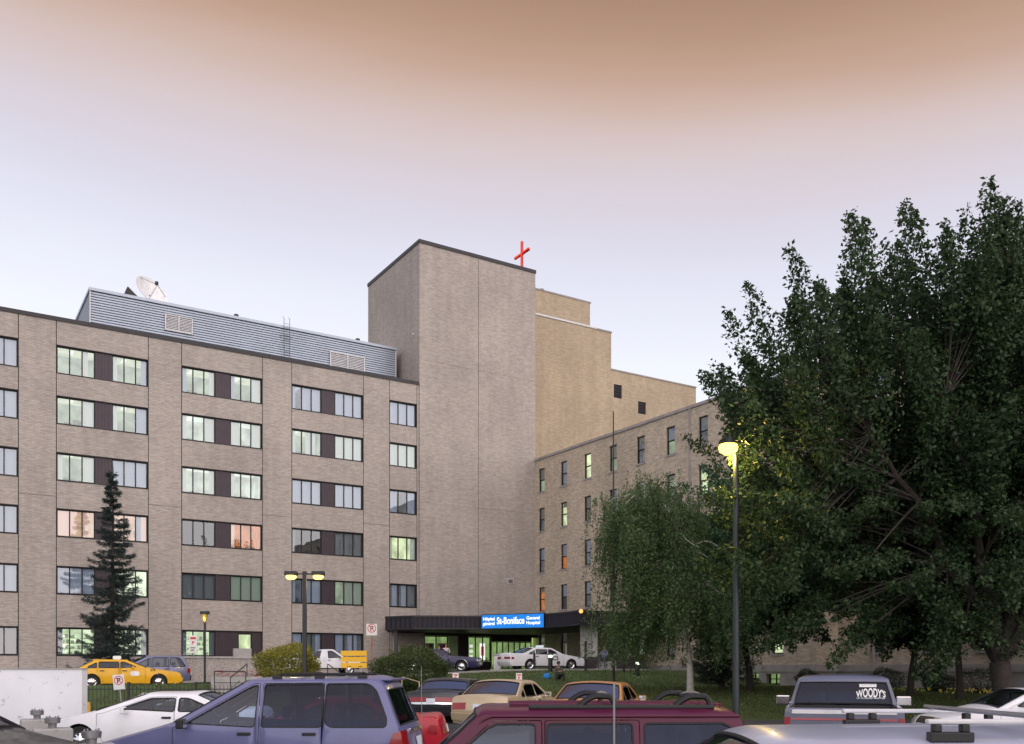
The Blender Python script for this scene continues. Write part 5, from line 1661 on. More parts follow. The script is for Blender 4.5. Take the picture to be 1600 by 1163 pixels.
nv = Car('navy_sedan', on_drive(684, 57.3), R(-7), 5.2, 1.9, [(2.46, .3, 0, 'front'), (2.56, .5, .03, 'front'), (2.55, .80, .04, 'hood'), (.85, .95, .08, 'windshield'), (.2, 1.34, .15, 'roof'), (-.95, 1.34, .2, 'rearglass'), (-1.45, 1.0, .06, 'trunk'), (-2.5, .94, .05, 'rear'), (-2.56, .5, .05, 'rear'), (-2.45, .3, 0, 'rear')],
         .93, [-.1, -.95], [(.85, -.08), (-.12, -1.0)], (1.62, -1.3), .34, PB['navy'], .14, label='navy square nosed sedan with chrome trim half hidden by a bush', cat='car', plan=(.05, .05), crown={'front': (.02, .005), 'rear': (.02, .005)})
for r_, m_ in ((False, M['chrome']), (True, M['chrome'])): nv.end_patch(r_, .42, .56, -1, 1, .09, m_, 'bumper', .08)
for sg in (1, -1):
    a, b = sorted((sg * .5, sg * .97)); nv.end_patch(False, .62, .76, a, b, .03, LENS, 'headlight', .03); nv.end_patch(True, .64, .82, a, b, .02, TAIL, 'tail_lamp', .03)
nv.end_patch(False, .62, .76, -.48, .48, .03, M['chrome'], 'grille', .03)
for sy in (-1, 1):
    MB().tube([(1.62 + .40 * math.cos(a), sy * (nv.w(1.62, .5) + .005), .34 + .40 * math.sin(a)) for a in np.linspace(-.1, math.pi + .1, 16)], .022, 6).build('arch_trim', M['chrome'], nv.root, smooth=True)
# ------------------------------------------------------------------ walls, blocks, fence
ww = MB().box(-16, at(128, 23.3), 23.3, 23.6, -.2, 1.9).build('white_wall', M['white_concrete'])
tag(ww, 'plain white concrete wall at the left edge of the parking lot', 'wall')
MB().box(-16.02, at(128, 23.3) + .02, 23.27, 23.63, 1.902, 1.93).build('coping', M['concrete'], ww)
yp = empty('yellow_post', (at(134, 23.9), 23.9, lot(23.9))); tag(yp, 'short yellow post beside the white wall', 'post')
YEL = pbr('yellow_post_paint', (.72, .42, .06), .5, var=.1, stain=.2)
MB().lathe([(.0, 0), (.11, 0), (.11, .9), (.09, .95), (0, .96)], n=14).build('shaft', YEL, yp, smooth=True)
blk_lab = ['grey concrete block with a bolted steel cap nearest the white wall', 'grey concrete block with a yellow plate and steel cap, middle of three', 'steel capped concrete block in front of the white coupe wheel']
for q, (px, Y) in enumerate(((58, 16.4), (82, 13.9), (143, 10.9))):
    o = empty('concrete_block', (at(px, Y), Y, 0), A - R(2)); tag(o, blk_lab[q], 'concrete block', 'capped concrete blocks at lower left')
    MB().box(-.26, .26, -.24, .24, 0, 1.03).build('block', M['concrete'], o, bevel=.02)
    cp = MB().lathe([(0, 0), (.055, 0), (.06, .07), (.105, .075), (.11, .15), (.1, .155), (.1, .12), (0, .12)], (0, 0, 1.03), 'z', 12).build('steel_cap', M['steel'], o, smooth=True, angle=30)
    for a in range(4):
        x, y = .085 * math.cos(a * 1.571 + .4), .085 * math.sin(a * 1.571 + .4)
        MB().tube([(x, y, 1.10), (x, y, 1.21)], .012, 6).build('bolt', M['steel'], cp)
    if q < 2:
        MB().box(.262, .272, -.07, .05, .70, .88).build('yellow_plate', YEL, o, bevel=.004)

# iron fence along the footpath
fx0, fx1, fy = -15.9, -8.4, 33.15
fz = terrain(-12, 33.2)
fence = empty('iron_fence', (fx0, fy, .30)); tag(fence, 'black iron picket fence along the grass bank', 'fence')
pk_me = MB().box(-.008, .008, -.008, .008, .03, 1.02); pk_me.face([(-.008, -.008, 1.02), (.008, -.008, 1.02), (0, 0, 1.09)])
pm_ = raw_mesh('picket', pk_me.v, pk_me.f, M['dark_steel'])
n = int((fx1 - fx0) / .14)
for i in range(n + 1):
    if i % 17 == 0:
        MB().box(-.035, .035, -.035, .035, -.1, 1.12).box(-.045, .045, -.045, .045, 1.12, 1.15).build('post', M['dark_steel'], fence, (i * .14, 0, 0))
    else: link_mesh('picket', pm_, fence, (i * .14, 0, 0))
for z in (.12, .88):
    MB().box(0, fx1 - fx0, -.018, .018, z, z + .035).build('rail', M['dark_steel'], fence)

# planters, walls and steps by the drive
M['soil'] = pbr('soil', (.06, .045, .035), .95)
pw = empty('pebble_wall', (P0[0], P0[1], 0), A); tag(pw, 'low pebbled concrete retaining wall in front of the ground floor windows', 'wall')
MB().box(6.7, 13.0, -4.2, -3.9, .9, 2.62).build('wall', M['pebble'], pw)
MB().box(6.65, 13.05, -4.28, -3.85, 2.622, 2.74).build('coping', M['concrete'], pw)
b = MB(); b.prism([(10.4, -3.1), (11.6, -3.1), (11.6, -2.9), (10.4, -2.9)], 1.5, 3.3)
b.build('stair_parapet', M['concrete'], pw)
fb = empty('flower_bed', (at(370, 42.5), 42.5, terrain(at(370, 42.5), 42.5) + .22), A * .5); tag(fb, 'concrete flower bed full of pink and white blooms', 'flower bed')
MB().box(-1.1, 1.1, -.42, -.3, -.3, .42).box(-1.1, 1.1, .3, .42, -.3, .42).box(-1.1, -.98, -.299, .299, -.3, .42).box(.98, 1.1, -.299, .299, -.3, .42).build('planter', M['concrete'], fb)
MB().box(-.98, .98, -.3, .3, 0, .38).build('soil', M['soil'], fb)
fcol = [pbr('pink_petal', (.75, .12, .22), .6), pbr('red_petal', (.65, .04, .05), .6), pbr('white_petal', (.8, .75, .75), .6)]
for q in range(90):
    x, y = rng.uniform(-1.0, 1.0), rng.uniform(-.36, .36); z = .42 + rng.uniform(.0, .28); r_ = rng.uniform(.05, .09)
    b = MB()
    for p in range(5):
        a = p * 1.2566 + q; b.face([(x, y, z), (x + r_ * math.cos(a - .6), y + r_ * math.sin(a - .6), z + .02), (x + 1.3 * r_ * math.cos(a), y + 1.3 * r_ * math.sin(a), z + .01), (x + r_ * math.cos(a + .6), y + r_ * math.sin(a + .6), z + .02)])
    b.build('flower', fcol[q % 3], fb)

def railing(name, pts, label, hgt=.95, mat=None, posts=3, mid=True):
    """pts: two ground points"""
    a, c = Vector(pts[0]), Vector(pts[1]); o = empty(name, a); tag(o, label, 'railing')
    d = c - a; m = mat or M['dark_steel']
    MB().tube([(0, 0, hgt), d + Vector((0, 0, hgt))], .024, 8).build('rail', m, o, smooth=True)
    if mid: MB().tube([(0, 0, hgt * .5), d + Vector((0, 0, hgt * .5))], .014, 6).build('mid_rail', m, o, smooth=True)
    for k in range(posts):
        p = d * (k / (posts - 1)); MB().tube([p + Vector((0, 0, -.2)), p + Vector((0, 0, hgt))], .022, 8).build('post', m, o, smooth=True)
def G3(px, Y): x = at(px, Y); return (x, Y, terrain(x, Y))
railing('step_railing', (G3(335, 41.5), G3(384, 42.0)), 'dark pipe railing around the flower bed', 1.0, posts=2)
railing('step_railing', (G3(360, 40.0), G3(386, 44.0)), 'dark pipe railing running up beside the flower bed', .95, posts=2)
railing('step_railing', (G3(512, 46.0), G3(532, 43.0)), 'dark sloping handrail between the round bush and the yellow board', 1.0, posts=2, mid=False)
brass = pbr('worn_pale_handrail', (.62, .52, .36), .35, .5)
railing('step_railing', (G3(628, 42.0), G3(655, 37.5)), 'pale sloping handrail in front of the dark bush', .95, brass, 2, False)
railing('step_railing', (G3(562, 46.5), G3(582, 42.5)), 'pale short handrail behind the yellow board', .9, brass, 2, False)
steps = MB()
for q in range(6): steps.box(-.8, .8, -q * .35 - .35, -q * .35, -.9, -.13 * q)
st_o = steps.build('garden_steps', M['concrete'], None, (at(605, 46), 46.4, terrain(at(605, 46), 46.4) + .05)); tag(st_o, 'concrete garden steps climbing the lawn beside the bush', 'steps')
walk = sheet('garden_path', lambda u, w: (at(300, 40) + u, 39.0 + w + u * .4), lin(-2.2, 2.0, 8), lin(0, 2.2, 5), M['path'], dz=.035)

# ------------------------------------------------------------------ lamps
SOD = emit('sodium_lens', (1.0, .74, .10), 5.0)
SODW = emit('warm_lamp_lens', (1.0, .74, .16), 3.0)
lx, ly = at(1150, 30.0), 30.0
lz = lot(30.0)
lamp = empty('street_lamp', (lx, ly, lz)); tag(lamp, 'tall dark street lamp post with a blazing yellow head before the big tree', 'street lamp')
HZT = zat(712, 30) - lz
MB().tube([(0, 0, 0), (0, 0, HZT)], [.115, .085], 14).build('pole', pbr('lamp_post_green', (.035, .045, .05), .45, .3), lamp, smooth=True)
MB().lathe([(.2, 0), (.2, .04), (.13, .1), (.12, .25)], n=14).build('base', M['dark_steel'], lamp, smooth=True)
hx = at(1138, 30) - lx; hz = zat(690, 30) - lz
MB().tube([(0, 0, HZT - .05), (-.02, 0, HZT + .1), (hx * .4, 0, hz - .12)], .05, 8).build('arm', M['dark_steel'], lamp, smooth=True)
MB().lathe([(0, .36), (.14, .34), (.27, .16), (.29, .05)], (hx, 0, hz - .15), 'z', 18).build('hood', M['dark_steel'], lamp, smooth=True)
MB().lathe([(.27, .05), (.31, -.04), (.27, -.17), (.14, -.26), (0.001, -.28)], (hx, 0, hz - .15), 'z', 18).build('lens', SOD, lamp, smooth=True)
def bulb(name, parent, loc, w, col, r=.12):
    d = bpy.data.lights.new(name, 'POINT'); d.energy = w; d.color = col; d.shadow_soft_size = r
    o = bpy.data.objects.new(name, d); COL.objects.link(o); o.parent = parent; o.location = loc; return o
bulb('lamp_light', lamp, (hx, -.05, hz - .55), 480, (1, .66, .16))

tl = empty('double_lamp', G3(476, 43.0)); tag(tl, 'double headed lamp post standing behind the round yellow bush', 'street lamp')
th_ = zat(893, 43) - tl.location.z
MB().box(-.085, .085, -.085, .085, 0, th_).build('pole', M['dark_steel'], tl)
for sg in (-1, 1):
    h_ = empty('lamp_head', (sg * .62, 0, th_ - .12), 0, tl)
    MB().tube([(-sg * .55, 0, 0), (-sg * .2, 0, 0)], .035, 6).build('arm', M['dark_steel'], h_)
    MB().box(-.28, .28, -.2, .2, -.08, .12).build('housing', M['dark_steel'], h_, bevel=.03)
    MB().lathe([(.24, -.07), (.235, -.17), (.16, -.24), (.001, -.26)], (0, 0, 0), 'z', 14).build('lens', SODW, h_, smooth=True)
    bulb('lamp_light', h_, (0, 0, -.46), 110, (1, .72, .3))
sl = empty('path_lamp', G3(320, 52.0)); tag(sl, 'small single lamp on a short post before the library window', 'street lamp')
sh = zat(957, 52) - sl.location.z
MB().tube([(0, 0, 0), (0, 0, sh - .12)], .06, 10).build('pole', M['dark_steel'], sl, smooth=True)
MB().lathe([(.07, -.55), (.16, -.12), (.16, -.08)], (0, 0, sh), 'z', 14).build('reflector', pbr('amber_housing', (.45, .36, .12), .4), sl, smooth=True)
MB().box(-.22, .22, -.2, .2, sh - .1, sh + .06).build('hood', M['dark_steel'], sl, bevel=.02)
MB().lathe([(.15, -.101), (.13, -.13), (.001, -.14)], (0, 0, sh), 'z', 12).build('lens', SODW, sl, smooth=True)
bulb('lamp_light', sl, (0, -.1, sh - .35), 18, (1, .75, .25))

BOLL = emit('bollard_glow', (.82, 1, .72), 2.2)
def bollard(px, Y, h, lit, label, name='bollard_light'):
    o = empty(name, G3(px, Y)); tag(o, label, 'bollard', 'posts along the edge of the drive')
    if lit:
        MB().lathe([(.13, -.05), (.13, h - .3), (.1, h - .3)], n=14).build('shaft', M['black'], o, smooth=True)
        MB().lathe([(.11, h - .3), (.11, h - .16)], n=14).build('lens', BOLL, o, smooth=True)
        MB().lathe([(.145, h - .16), (.145, h - .1), (.05, h), (.001, h)], n=14).build('cap', M['black'], o, smooth=True)
        bulb('lamp_light', o, (0, -.2, h - .2), 6, (.8, 1, .7), .1)
    else:
        MB().lathe([(.07, -.05), (.07, h), (.04, h + .03), (.001, h + .04)], n=12).build('shaft', M['black'], o, smooth=True)
bollard(860, 54.2, 1.1, True, 'lit black bollard beside the white patrol style car door')
bollard(996, 55.5, .95, True, 'lit black bollard right of the entrance under the birch')
bollard(915, 56.0, 1.75, False, 'tall slim black post near the front bumper of the white car', 'post')
bollard(959, 51.0, 1.1, False, 'dark stubby post standing in the lawn under the birch', 'post')
bollard(975, 56.5, 1.6, False, 'slim dark post under the birch, left of the lit bollard', 'post')
bollard(835, 55.2, 1.0, False, 'slim black post at the rear wheel of the white car', 'post')
fp = empty('flagpole', G3(958.5, 55.0)); tag(fp, 'thin dark flagpole rising above the birch tree', 'flagpole')
fh = zat(645, 55) - fp.location.z
MB().tube([(0, 0, 0), (0, 0, fh)], [.07, .035], 8).build('pole', M['dark_steel'], fp, smooth=True)
MB().lathe([(0, 0), (.06, .04), (.06, .08), (0, .12)], (0, 0, fh), 'z', 10).build('finial', M['steel'], fp, smooth=True)

# ------------------------------------------------------------------ signs
SIGNW = pbr('white_sign_face', (.74, .74, .74), .5, var=.04)
SIGNR = pbr('sign_red', (.60, .03, .04), .5)
SIGNK = pbr('sign_black', (.02, .02, .02), .5)
def ring(mb, cx, cz, r0, r1, y, n=24):
    for i in range(n):
        a, b_ = 2 * math.pi * i / n, 2 * math.pi * (i + 1) / n
        mb.face([(cx + r0 * math.cos(a), y, cz + r0 * math.sin(a)), (cx + r0 * math.cos(b_), y, cz + r0 * math.sin(b_)), (cx + r1 * math.cos(b_), y, cz + r1 * math.sin(b_)), (cx + r1 * math.cos(a), y, cz + r1 * math.sin(a))][::-1])
def flat_text(parent, body, cx, cz, size, y, mat, bold=.004, sx=1, name='lettering'):
    v, f_ = text_mesh(body, size, bold); z0 = size * .35
    return link_mesh(name, raw_mesh(name, [(cx + p.x * sx, y, cz + p.y - z0) for p in v], f_, mat), parent)
def plate_sign(name, px, Y, top, w, h, label, pole_mat, lean=0.0, style_='P', z=None):
    g = G3(px, Y); o = empty(name, g); tag(o, label, 'sign')
    zt = zat(top, Y) - g[2]
    o.rotation_euler = (0, lean, 0)
    MB().tube([(0, 0, -.1), (0, 0, zt - .03)], .024, 8).build('pole', pole_mat, o, smooth=True)
    pl = MB().box(-w / 2, w / 2, -.04, -.025, zt - h, zt).build('plate', SIGNW, o, bevel=.004)
    cz = zt - h * .38
    if style_ == 'P':
        m = MB(); ring(m, 0, cz, w * .33, w * .40, -.043); d = w * .36
        m.face([(-d * .75, -.0435, cz + d * .62), (-d * .62, -.0435, cz + d * .75), (d * .75, -.0435, cz - d * .62), (d * .62, -.0435, cz - d * .75)][::-1])
        m.build('red_ring', SIGNR, pl)
        flat_text(pl, 'P', 0, cz, w * .62, -.042, SIGNK, .008)
        MB().box(-w * .47, w * .47, -.0415, -.0405, zt - h * .985, zt - h * .97).build('border', SIGNK, pl)
    elif style_ == 'R':
        m = MB(); m.box(-w * .36, w * .36, -.0425, -.0405, zt - h * .22, zt - h * .1); m.build('red_band', SIGNR, pl)
        flat_text(pl, 'P', 0, zt - h * .42, w * .6, -.042, SIGNR, .008)
        ms = MB()
        for q in range(3): ms.box(-w * .32, w * (.32 - .1 * q), -.0425, -.0405, zt - h * (.70 + .09 * q), zt - h * (.66 + .09 * q))
        ms.build('small_print', SIGNK, pl)
    return o
s1 = plate_sign('parking_sign', 193, 29.0, 1054, .35, .47, 'leaning no parking sign in front of the iron fence', M['steel'], -.10)
s2 = plate_sign('parking_sign', 581, 54.0, 975, .62, .68, 'no parking sign on a red post left of the canopy', pbr('red_post', (.50, .05, .05), .5), 0)
s3 = plate_sign('parking_sign', 302, 50.0, 993, .42, .95, 'narrow white sign with red marks before the library window', M['steel'], 0, 'R')
s4 = plate_sign('stall_sign', 712, 34.5, 1052, .22, .42, 'small white stall sign behind the dark grey sedan', M['steel'], 0, 'R')
s5 = plate_sign('stall_sign', 811, 34.5, 1052, .22, .42, 'small white stall sign behind the beige sedan', M['steel'], 0, 'R')
g = G3(553, 42.0)
yb = empty('notice_board', g, R(-4)); tag(yb, 'yellow slatted direction board on two posts in front of the bushes', 'sign')
bz = zat(1017, 42) - g[2]; bw = 41 / FPX * 42
YB = pbr('yellow_board', (.86, .48, .02), .5, var=.05)
for q in range(3):
    sl_ = MB().box(-bw / 2, bw / 2, -.03, .0, bz - .27 * (q + 1) + .045, bz - .27 * q).build('slat', YB, yb)
    flat = MB()
    if q == 2:
        for x in (-.3, .2):
            for k in range(3): flat.box(x + k * .07, x + .045 + k * .07, -.034, -.031, bz - .72, bz - .68)
        flat.build('small_print', SIGNK, sl_)
for x in (-bw * .28, bw * .28): MB().box(x - .04, x + .04, .004, .07, -.2, bz - .02).build('post', M['steel'], yb)

# white bin, planter block by the entrance
wb = empty('litter_bin', G3(777, 60.0)); tag(wb, 'pale grey litter bin behind the tail of the white car', 'bin')
MB().prism([(-.22, -.22), (.22, -.22), (.25, .22), (-.25, .22)], 0, .95).build('body', M['alu'], wb, bevel=.03)
MB().box(-.26, .26, -.26, .26, .95, 1.05).build('lid', M['steel'], wb, bevel=.03)
pb = MB().box(-.5, .5, -.35, .35, -.1, .55).build('planter_block', M['concrete'], None, G3(949, 58.0), bevel=.03); tag(pb, 'square concrete planter block near the entrance where a person sits', 'planter')
# ------------------------------------------------------------------ trees and shrubs
BARK = pbr('grey_brown_bark', (.050, .040, .036), .9, var=.35, scale=6, bump=.9, bscale=14)
BIRCHB = pbr('birch_bark', (.50, .48, .46), .8, var=.25, scale=5, bump=.4, bscale=20, stain=.75)
DBARK = pbr('dark_bark', (.045, .036, .032), .9, var=.3, scale=7, bump=.8)

def leaf_cloud(P, size, aspect=.55, droop=.35, g=None):
    """kite shaped leaves, two folded halves"""
    g = g or npr
    n = len(P)
    d = g.normal(size=(n, 3)); d[:, 2] -= droop; d /= np.linalg.norm(d, axis=1)[:, None]
    r = g.normal(size=(n, 3)); s_ = np.cross(d, r); s_ /= np.linalg.norm(s_, axis=1)[:, None] + 1e-9
    nn = np.cross(d, s_)
    L = size * g.uniform(.5, 1.5, n)[:, None]; w = L * aspect * .5
    b = P; tip = P + d * L; mid = P + d * L * .45
    l = mid + s_ * w + nn * w * .35; r_ = mid - s_ * w + nn * w * .35
    v = np.stack([b, r_, tip, l], 1).reshape(-1, 3)
    f = np.arange(n * 4).reshape(n, 4)
    return v, f

def broadleaf(name, base, label, crown_c, rad, limbs, clumps, per, leaf, mat, bark, trunk_r, fork, seed, group=None, spire=.0, low_cut=None, clump_r=.5, clump_l=1.1, keep=None, shell=.45, droop=.35):
    g = np.random.default_rng(seed); rr = random.Random(seed)
    root = empty(name, base); tag(root, label, 'tree', group)
    c = np.array(crown_c, float); rad = np.array(rad, float)   # relative to the base
    # targets through the crown volume, denser outside
    T_ = []
    while len(T_) < clumps:
        u = g.normal(size=3); u /= np.linalg.norm(u)
        k = (shell + (1 - shell) * g.random() ** .6)
        lump = 1 + .13 * math.sin(3.1 * u[0] + seed) + .12 * math.sin(4.3 * u[1] + 1.7 * seed) + .10 * math.sin(6.0 * u[2] + u[0] * 4)
        p = c + u * rad * k * lump * np.array([1, 1, 1.0 if u[2] > 0 else .92])
        if low_cut is not None and p[2] < low_cut + .8 * g.random(): continue
        if keep and not keep(p): continue
        T_.append(p)
    T_ = np.array(T_)
    # limbs
    b = MB(); nodes = []
    F = np.array(fork, float)
    b.tube([(0, 0, -.2), (F[0] * .15, F[1] * .15, F[2] * .4), tuple(F)], [trunk_r * 1.25, trunk_r * .98, trunk_r * .9], 12)
    tr = b.build('trunk', bark, root, smooth=True)
    limb_mb = MB()
    for q in range(limbs):
        a = 2 * math.pi * q / limbs + rr.uniform(-.3, .3)
        e = c + np.array([math.cos(a) * rad[0] * .6, math.sin(a) * rad[1] * .6, rr.uniform(-.15, .55) * rad[2]])
        if q == 0: e = c + np.array([0, 0, rad[2] * .45])
        m = (F + e) / 2 + np.array([0, 0, rad[2] * .12]) + g.normal(size=3) * .3
        pts = []
        for k in range(9):
            u = k / 8; p = F * (1 - u) ** 2 + m * 2 * u * (1 - u) + e * u * u
            if 0 < k < 8: p = p + g.normal(size=3) * .10
            pts.append(p)
        rs = [trunk_r * .62 * (1 - .85 * k / 8) + .015 for k in range(9)]
        MB().tube([tuple(p) for p in pts], rs, 8).build('limb', bark, root, smooth=True)
        nodes += [(p, r_) for p, r_ in zip(pts[2:], rs[2:])]
    NP = np.array([p for p, _ in nodes])
    bb = MB(); pts_all = []
    for p in T_:
        k = int(np.argmin(np.sum((NP - p) ** 2, 1) + (NP[:, 2] > p[2] - .4) * 9)); s0 = NP[k]
        m = (s0 + p) / 2 + np.array([0, 0, .04 * np.linalg.norm(p - s0)]) + g.normal(size=3) * .12
        seq = [tuple(s0 * (1 - u) ** 2 + m * 2 * u * (1 - u) + p * u * u) for u in (0, .25, .5, .75, 1)]
        r0 = min(.05, nodes[k][1] * .6)
        bb.tube(seq, [r0, r0 * .8, r0 * .6, r0 * .42, .006], 4, cap=False)
        out_ = (p - c) / rad; out_ /= np.linalg.norm(out_) + 1e-6
        up = spire * (1 if p[2] > c[2] - .2 * rad[2] else .2)
        ax = out_ * .7 + np.array([0, 0, up]) + g.normal(size=3) * .25; ax /= np.linalg.norm(ax)
        nlf = int(per * rr.uniform(.6, 1.35)); t = g.uniform(-1, 1, nlf)
        taper = clump_r * (1.05 - .75 * np.clip(t, 0, 1)) * (1 - .3 * np.clip(-t, 0, 1))
        off = g.normal(size=(nlf, 3)); off /= np.linalg.norm(off, axis=1)[:, None]; off *= (g.random(nlf) ** .5 * taper)[:, None]
        off[:, 2] *= .75
        pts_all.append(p + ax * (t * clump_l)[:, None] + off)
    tag(bb.build('twigs', bark, root), kind='stuff')
    P = np.concatenate(pts_all)
    v, f = leaf_cloud(P, leaf, droop=droop, g=g)
    tag(link_mesh('crown', fast_mesh('crown', v, f, mat), root), kind='stuff')
    return root

MAPLE = leafmat('maple_leaf', (.020, .046, .018), (.070, .118, .048), .3)
MAPLE2 = leafmat('green_leaf', (.040, .10, .05), (.11, .21, .10), .3)
DULL = leafmat('dull_leaf', (.020, .045, .020), (.050, .085, .035), .25)
BIRCHL = leafmat('birch_leaf', (.080, .145, .062), (.20, .31, .13), .45)

# big tree filling the right of the picture
mx_, my_ = at(1571, 31.5), 31.5
_px = [-11, -9.7, -8.8, -7.85, -5.8, -4.85, -3.8, -2.8, -1.8, -.45, .6, 3, 6, 9.5]
_pz = [7.5, 10.8, 13.6, 15.0, 15.5, 16.1, 16.7, 15.9, 15.6, 16.2, 16.9, 17.2, 15.5, 10]
def kp(p): return p[2] < np.interp(p[0] - .05 * abs(p[1]), _px, _pz) - .55 and p[0] > -9.4 and (p[2] < 10.5 or rng.random() < .68)
broadleaf('maple_tree', (mx_, my_, .25), 'huge dark leafy tree filling the right side of the picture', (.0, .4, 9.8), (10.2, 5.6, 9.8), 9, 780, 510, .145, MAPLE, BARK, .36, (-.15, .1, 1.9), 5, spire=1.2, low_cut=2.4, clump_r=.62, clump_l=1.45, shell=.3, keep=kp)
# medium tree between birch and the big one
bx_, by_ = at(1172, 47.0), 47.0
broadleaf('leafy_tree', (bx_, by_, terrain(bx_, by_)), 'mid sized green tree with dark leaning trunk just right of the birch', (1.1, -.6, 6.4), (4.6, 3.6, 4.4), 6, 420, 240, .16, MAPLE2, DBARK, .17, (-.3, 0, 2.5), 9, low_cut=1.9, clump_r=.65, clump_l=.8, spire=.2, shell=.35)
bx_, by_ = at(1422, 43.0), 43.0
broadleaf('small_tree', (bx_, by_, terrain(bx_, by_)), 'small tree with thin trunk in front of the older wing, left of two', (.1, .2, 5.2), (3.9, 3.2, 3.5), 5, 260, 240, .16, DULL, DBARK, .15, (.25, 0, 2.2), 12, low_cut=2.2, group='small trees before the older wing', clump_l=.7)
bx_, by_ = at(1500, 41.0), 41.0
broadleaf('small_tree', (bx_, by_, terrain(bx_, by_)), 'small tree with thin trunk in front of the older wing, right of two', (.2, .3, 5.4), (3.6, 3.2, 3.6), 5, 250, 240, .16, DULL, DBARK, .14, (-.1, 0, 2.3), 14, low_cut=2.3, group='small trees before the older wing', clump_l=.7)

# weeping birch
def birch(px, Y, seed):
    g = np.random.default_rng(seed); x = at(px, Y)
    root = empty('weeping_birch', (x, Y, terrain(x, Y))); tag(root, 'weeping birch with white trunk and hanging foliage in front of the entrance', 'tree')
    H = 9.9
    stem = [(0, 0, -.2), (-.03, 0, 1.2), (-.2, .05, 2.8), (-.75, .1, 4.8), (-1.45, .1, 7.0), (-2.1, .1, H - .6)]
    MB().tube(stem, [.19, .15, .13, .10, .06, .025], 12).build('trunk', BIRCHB, root, smooth=True)
    P = []; tw = MB()
    nb = 62
    for q in range(nb):
        z0 = 2.2 + (H - 3.0) * (q / nb) ** .85
        k = min(len(stem) - 2, max(1, next(i for i in range(len(stem) - 1) if stem[i + 1][2] >= z0)))
        u = (z0 - stem[k][2]) / (stem[k + 1][2] - stem[k][2]); s0 = Vector(stem[k]).lerp(Vector(stem[k + 1]), u)
        a = q * 2.4 + g.normal() * .3
        reach = (3.9 * (1 - .50 * (q / nb)) ) * g.uniform(.7, 1.08)
        rise = g.uniform(.7, 1.9) * (1.15 - .35 * (q / nb))
        dirx = Vector((math.cos(a), math.sin(a) * .8, 0))
        reach *= 1.12 if dirx.x < 0 else 1.0
        pts = []
        for j in range(8):
            t = j / 7; pts.append(s0 + dirx * reach * t + Vector((0, 0, rise * math.sin(min(1.0, t * 1.25) * math.pi * .62) - .55 * t * t)) + Vector(g.normal(size=3) * .06))
        MB().tube(pts, [.05 - .006 * j for j in range(8)], 5).build('branch', BIRCHB if q % 3 else BARK, root, smooth=True)
        # hanging strands
        for j in range(2, 8):
            if g.random() < .28: continue
            for _ in range(7):
                p = pts[j] + Vector(g.normal(size=3) * .30)
                ln = g.uniform(.8, 3.0) * (1.0 if p.z > 3 else .6); ln = min(ln, p.z - .9 - g.uniform(0, .9))
                if ln < .3: continue
                dr_ = Vector((dirx.x * .16 + g.normal() * .06, dirx.y * .16 + g.normal() * .06, -1))
                tw.tube([p, p + dr_ * ln * .5, p + dr_ * ln + Vector((0, 0, 0))], .006, 3, cap=False)
                m = int(ln * 30)
                t = g.random(m)
                base = np.array(p)[None] + np.array(dr_)[None] * (t * ln)[:, None]
                P.append(base + g.normal(size=(m, 3)) * np.array([.085, .085, .05]))
        # upright tip tufts
        m = 60; t = g.random(m); P.append(np.array(pts[-1])[None] + g.normal(size=(m, 3)) * .22)
    for q in range(22):          # feathery leaders on top
        a = g.uniform(0, 6.28); r_ = g.uniform(.2, 2.2); b0 = Vector((-2.0 + 1.3 * r_ * math.cos(a), r_ * math.sin(a) * .6, H - 1.2 - r_ * .45)); t0 = b0 + Vector((g.normal() * .3, 0, g.uniform(.9, 1.6)))
        tw.tube([b0, t0], .008, 3, cap=False); m = 110; t = g.random(m)
        P.append(np.array(b0)[None] + (np.array(t0) - np.array(b0))[None] * t[:, None] + g.normal(size=(m, 3)) * (.2 * (1.1 - t))[:, None])
    tag(tw.build('twigs', BARK, root), kind='stuff')
    P = np.concatenate(P); v, f = leaf_cloud(P, .10, .6, .8, g)
    tag(link_mesh('crown', fast_mesh('crown', v, f, BIRCHL), root), kind='stuff')
birch(1079, 44.0, 3)

